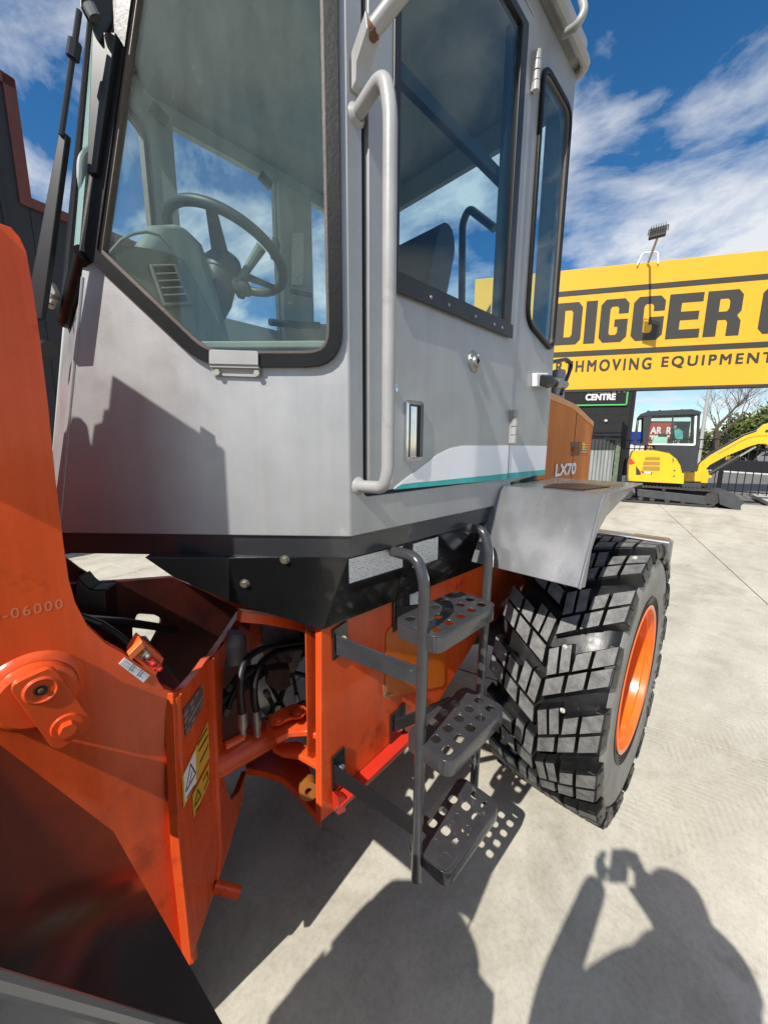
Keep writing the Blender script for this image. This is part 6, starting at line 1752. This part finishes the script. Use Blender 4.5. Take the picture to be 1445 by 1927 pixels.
leafy(GP(1425, 46), 6.0, 3.0, 'russet_tree', 'russet brown tree behind the yellow green tree', 6, 'leaf2', 4200)
leafy(GP(1325, 40), 3.6, 2.6, 'shrub', 'low olive shrub behind the street lamp post', 8, 'leaf', 2600)
leafy(GP(1290, 46), 4.0, 2.4, 'shrub', 'dark shrub close behind the excavator cab roof', 12, 'leaf', 2200)

def car(px, F_, rz, m, label, van=False, name='parked_car'):
    E_ = empty(name, GP(px, F_) + Vector((0, 0, -.05)), label, 'van' if van else 'car', 'vehicles parked across the street')
    E_.rotation_euler = (0, 0, rz)
    L_ = 4.3; pr = [(-2.15, .35), (-2.15, .8), (-2.0, .92), (-1.6, .98), (-1.1, 1.42), (.5, 1.46), (1.15, .98), (2.0, .85), (2.15, .6), (2.15, .35)]
    if van: pr = [(-2.3, .4), (-2.3, 2.1), (1.0, 2.15), (1.5, 1.3), (2.2, 1.1), (2.3, .4)]
    b = G().slab([(x, -.82, z) for x, z in pr], (0, 1.64, 0)).build('body', M[m], E_, bevel=.09, seg=3)
    wp_ = [(-1.45, 1.0), (-1.03, 1.36), (.46, 1.40), (.98, 1.0)] if not van else [(.1, 1.3), (.1, 1.95), (.95, 1.95), (1.35, 1.3)]
    for y in (-.835, .82):
        o = G().slab([(x, y, z) for x, z in wp_], (0, .015, 0)).build('side_window', M['ink'], E_, bevel=.02)
    for x in (-1.35, 1.35):
        for y in (-.84, .66):
            w_ = G().lathe([(0, 0), (.2, 0), (.31, .02), (.31, .16), (.2, .18), (0, .18)], (x, y, .31), (0, 1, 0), 20).build('wheel', M['rubber'], E_)
            G().lathe([(0, -.012), (.17, -.008), (.19, .0)], (x, y + (0 if y < 0 else .19), .31), (0, 1, 0), 16).build('hubcap', M['steel'], w_)
    for y in (-.6, .6):
        G().box(2.08, 2.165, y - .14, y + .14, .62, .74).build('headlight', M['lens'], E_)
    return E_
car(1303, 42, R(75), 'car_red', 'red car just right of the excavator cab behind the fence')
car(1332, 46, R(75), 'car_yel', 'yellow car beside the foot of the street lamp post')
car(1376, 50, R(130), 'car_white', 'white van behind the excavator boom cylinder', True, 'parked_van')
car(1420, 44, R(100), 'car_blue', 'dark blue car behind the fence under the boom')
car(1402, 47, R(100), 'car_white', 'small white car between the white van and the blue car')
car(1448, 42, R(110), 'car_grey', 'grey car cut by the right edge of the picture')

# ================================================================== PHOTOGRAPHER (stands just behind the lens; throws the shadow at lower right)
PE = empty('person', (-.01, -.20, 0), 'person in dark shirt and jeans holding up a phone, standing behind the lens', 'person', world_parts=True)
def skin_mesh(name, verts, edges, radii, m, root=0, sub=2, parent=None):
    me = bpy.data.meshes.new(name); me.from_pydata(verts, edges, [])
    o = bpy.data.objects.new(name, me); COL.objects.link(o)
    md_ = o.modifiers.new('skin', 'SKIN'); md_.use_smooth_shade = True
    for i, r in enumerate(radii):
        rr = r if isinstance(r, tuple) else (r, r)
        me.skin_vertices[0].data[i].radius = rr
        me.skin_vertices[0].data[i].use_root = (i == root)
    ss = o.modifiers.new('sub', 'SUBSURF'); ss.levels = sub; ss.render_levels = sub
    me.materials.append(M[m])
    o.parent = parent; o.location = -parent.location if parent.type == 'EMPTY' else (0, 0, 0)
    return o
B0 = None; hd_ = Vector((math.cos(R(45)), math.sin(R(45)), 0)); rt_ = Vector((math.sin(R(45)), -math.cos(R(45)), 0))
B0 = rt_ * .15 - hd_ * .17
def bp_(f_, r_, z): return tuple(B0 + hd_ * f_ + rt_ * r_ + Vector((0, 0, z)))
hand = Vector((-.045, -.045, CAM_H - .045))
vb = [bp_(0, 0, .92), bp_(0, 0, 1.08), bp_(.01, 0, 1.26), bp_(.0, 0, 1.37), bp_(.02, 0, 1.45), bp_(.05, 0, 1.54), bp_(.06, 0, 1.64),
      bp_(0, -.10, .88), bp_(.03, -.12, .50), bp_(-.01, -.13, .09), bp_(.14, -.14, .045),
      bp_(0, .10, .88), bp_(.03, .12, .50), bp_(-.01, .13, .09), bp_(.14, .14, .045),
      bp_(0, -.19, 1.34), bp_(.04, -.40, 1.14), tuple(hand + rt_ * -.080 + Vector((0, 0, -.05))),
      bp_(0, .19, 1.34), bp_(.10, .25, 1.30), tuple(hand + rt_ * .080 + Vector((0, 0, -.05)))]
eb = [(0, 1), (1, 2), (2, 3), (3, 4), (4, 5), (5, 6), (0, 7), (7, 8), (8, 9), (9, 10), (0, 11), (11, 12), (12, 13), (13, 14), (3, 15), (15, 16), (16, 17), (3, 18), (18, 19), (19, 20)]
rb_ = [(.18, .13), (.17, .125), (.18, .13), (.12, .10), .06, (.085, .10), (.07, .085), .09, .06, .045, .04, .09, .06, .045, .04, .08, .06, .042, .085, .066, .045]
body_o = skin_mesh('body', vb, eb, rb_, 'shirt', 0, 2, PE)
def limb(name, m, pts, rs):
    return skin_mesh(name, [tuple(p) for p in pts], [(i, i + 1) for i in range(len(pts) - 1)], rs, m, 0, 2, PE)
for s_ in (-1, 1):
    limb('trouser_leg', 'jeans', [bp_(0, s_ * .10, .92), bp_(.03, s_ * .12, .50), bp_(-.01, s_ * .13, .10)], [.105, .075, .065])
    limb('shoe', 'shoe', [bp_(-.05, s_ * .13, .05), bp_(.06, s_ * .135, .05), bp_(.18, s_ * .14, .035)], [.045, .05, .035])
    # hand: palm with four fingers and a thumb closed on the phone
    hb_ = hand + rt_ * (s_ * .078)
    limb('hand', 'skin', [hb_ + Vector((0, 0, -.05)) - hd_ * .01, hb_ + Vector((0, 0, .0)), hb_ + Vector((0, 0, .03)) + hd_ * .005], [(.02, .03), (.016, .036), (.012, .034)])
    for k in range(4):
        z = .035 - k * .021
        limb('finger', 'skin', [hb_ + Vector((0, 0, z)), hb_ + hd_ * .022 + rt_ * (-s_ * .006) + Vector((0, 0, z + .002)), hb_ + hd_ * .020 + rt_ * (-s_ * (.034 - .003 * k)) + Vector((0, 0, z))], [.009, .0085, .0075])
    limb('thumb', 'skin', [hb_ + Vector((0, 0, -.03)), hb_ - hd_ * .012 + rt_ * (-s_ * .018) + Vector((0, 0, -.01)), hb_ - hd_ * .012 + rt_ * (-s_ * .036) + Vector((0, 0, .006))], [.011, .0095, .008])
hc = Vector(bp_(.03, .02, 1.56))
G().lathe([(.0, .125), (.045, .118), (.078, .085), (.092, .03), (.09, -.02), (.075, -.075), (.05, -.108), (.0, -.118)], hc, (0, 0, 1), 24).build('head', M['skin'], PE)
G().lathe([(.0, .135), (.05, .128), (.085, .095), (.10, .04), (.101, .02)], hc - hd_ * .008, (0, 0, 1), 24).build('hair', M['hair'], PE)
G().tube([hc + hd_ * .085 + Vector((0, 0, .02)), hc + hd_ * .115 + Vector((0, 0, -.02)), hc + hd_ * .09 + Vector((0, 0, -.028))], [.009, .016, .012], 8).build('nose', M['skin'], PE)
for s_ in (-1, 1):
    G().lathe([(0, .006), (.010, .004), (.012, 0)], hc + hd_ * .082 + rt_ * (s_ * .034) + Vector((0, 0, .012)), tuple(hd_), 10).build('eye', M['white'], PE)
    G().lathe([(0, .01), (.02, .008), (.028, 0)], hc + rt_ * (s_ * .09), tuple(rt_ * s_), 10).build('ear', M['skin'], PE)
G().tube([hc + hd_ * .078 + rt_ * -.022 + Vector((0, 0, -.055)), hc + hd_ * .088 + Vector((0, 0, -.057)), hc + hd_ * .078 + rt_ * .022 + Vector((0, 0, -.055))], .005, 6).build('mouth', M['red'], PE)
ph = empty('phone', hand, 'black phone held up by the person behind the lens', 'phone', world_parts=True)
G().obox(hand + hd_ * .004 + Vector((0, 0, .0)), rt_ * .038, hd_ * .004, Vector((0, 0, .078))).build('case', M['phone'], ph, bevel=.003)
G().obox(hand - hd_ * .0004, rt_ * .035, hd_ * .0008, Vector((0, 0, .074))).build('screen', M['ink'], ph)
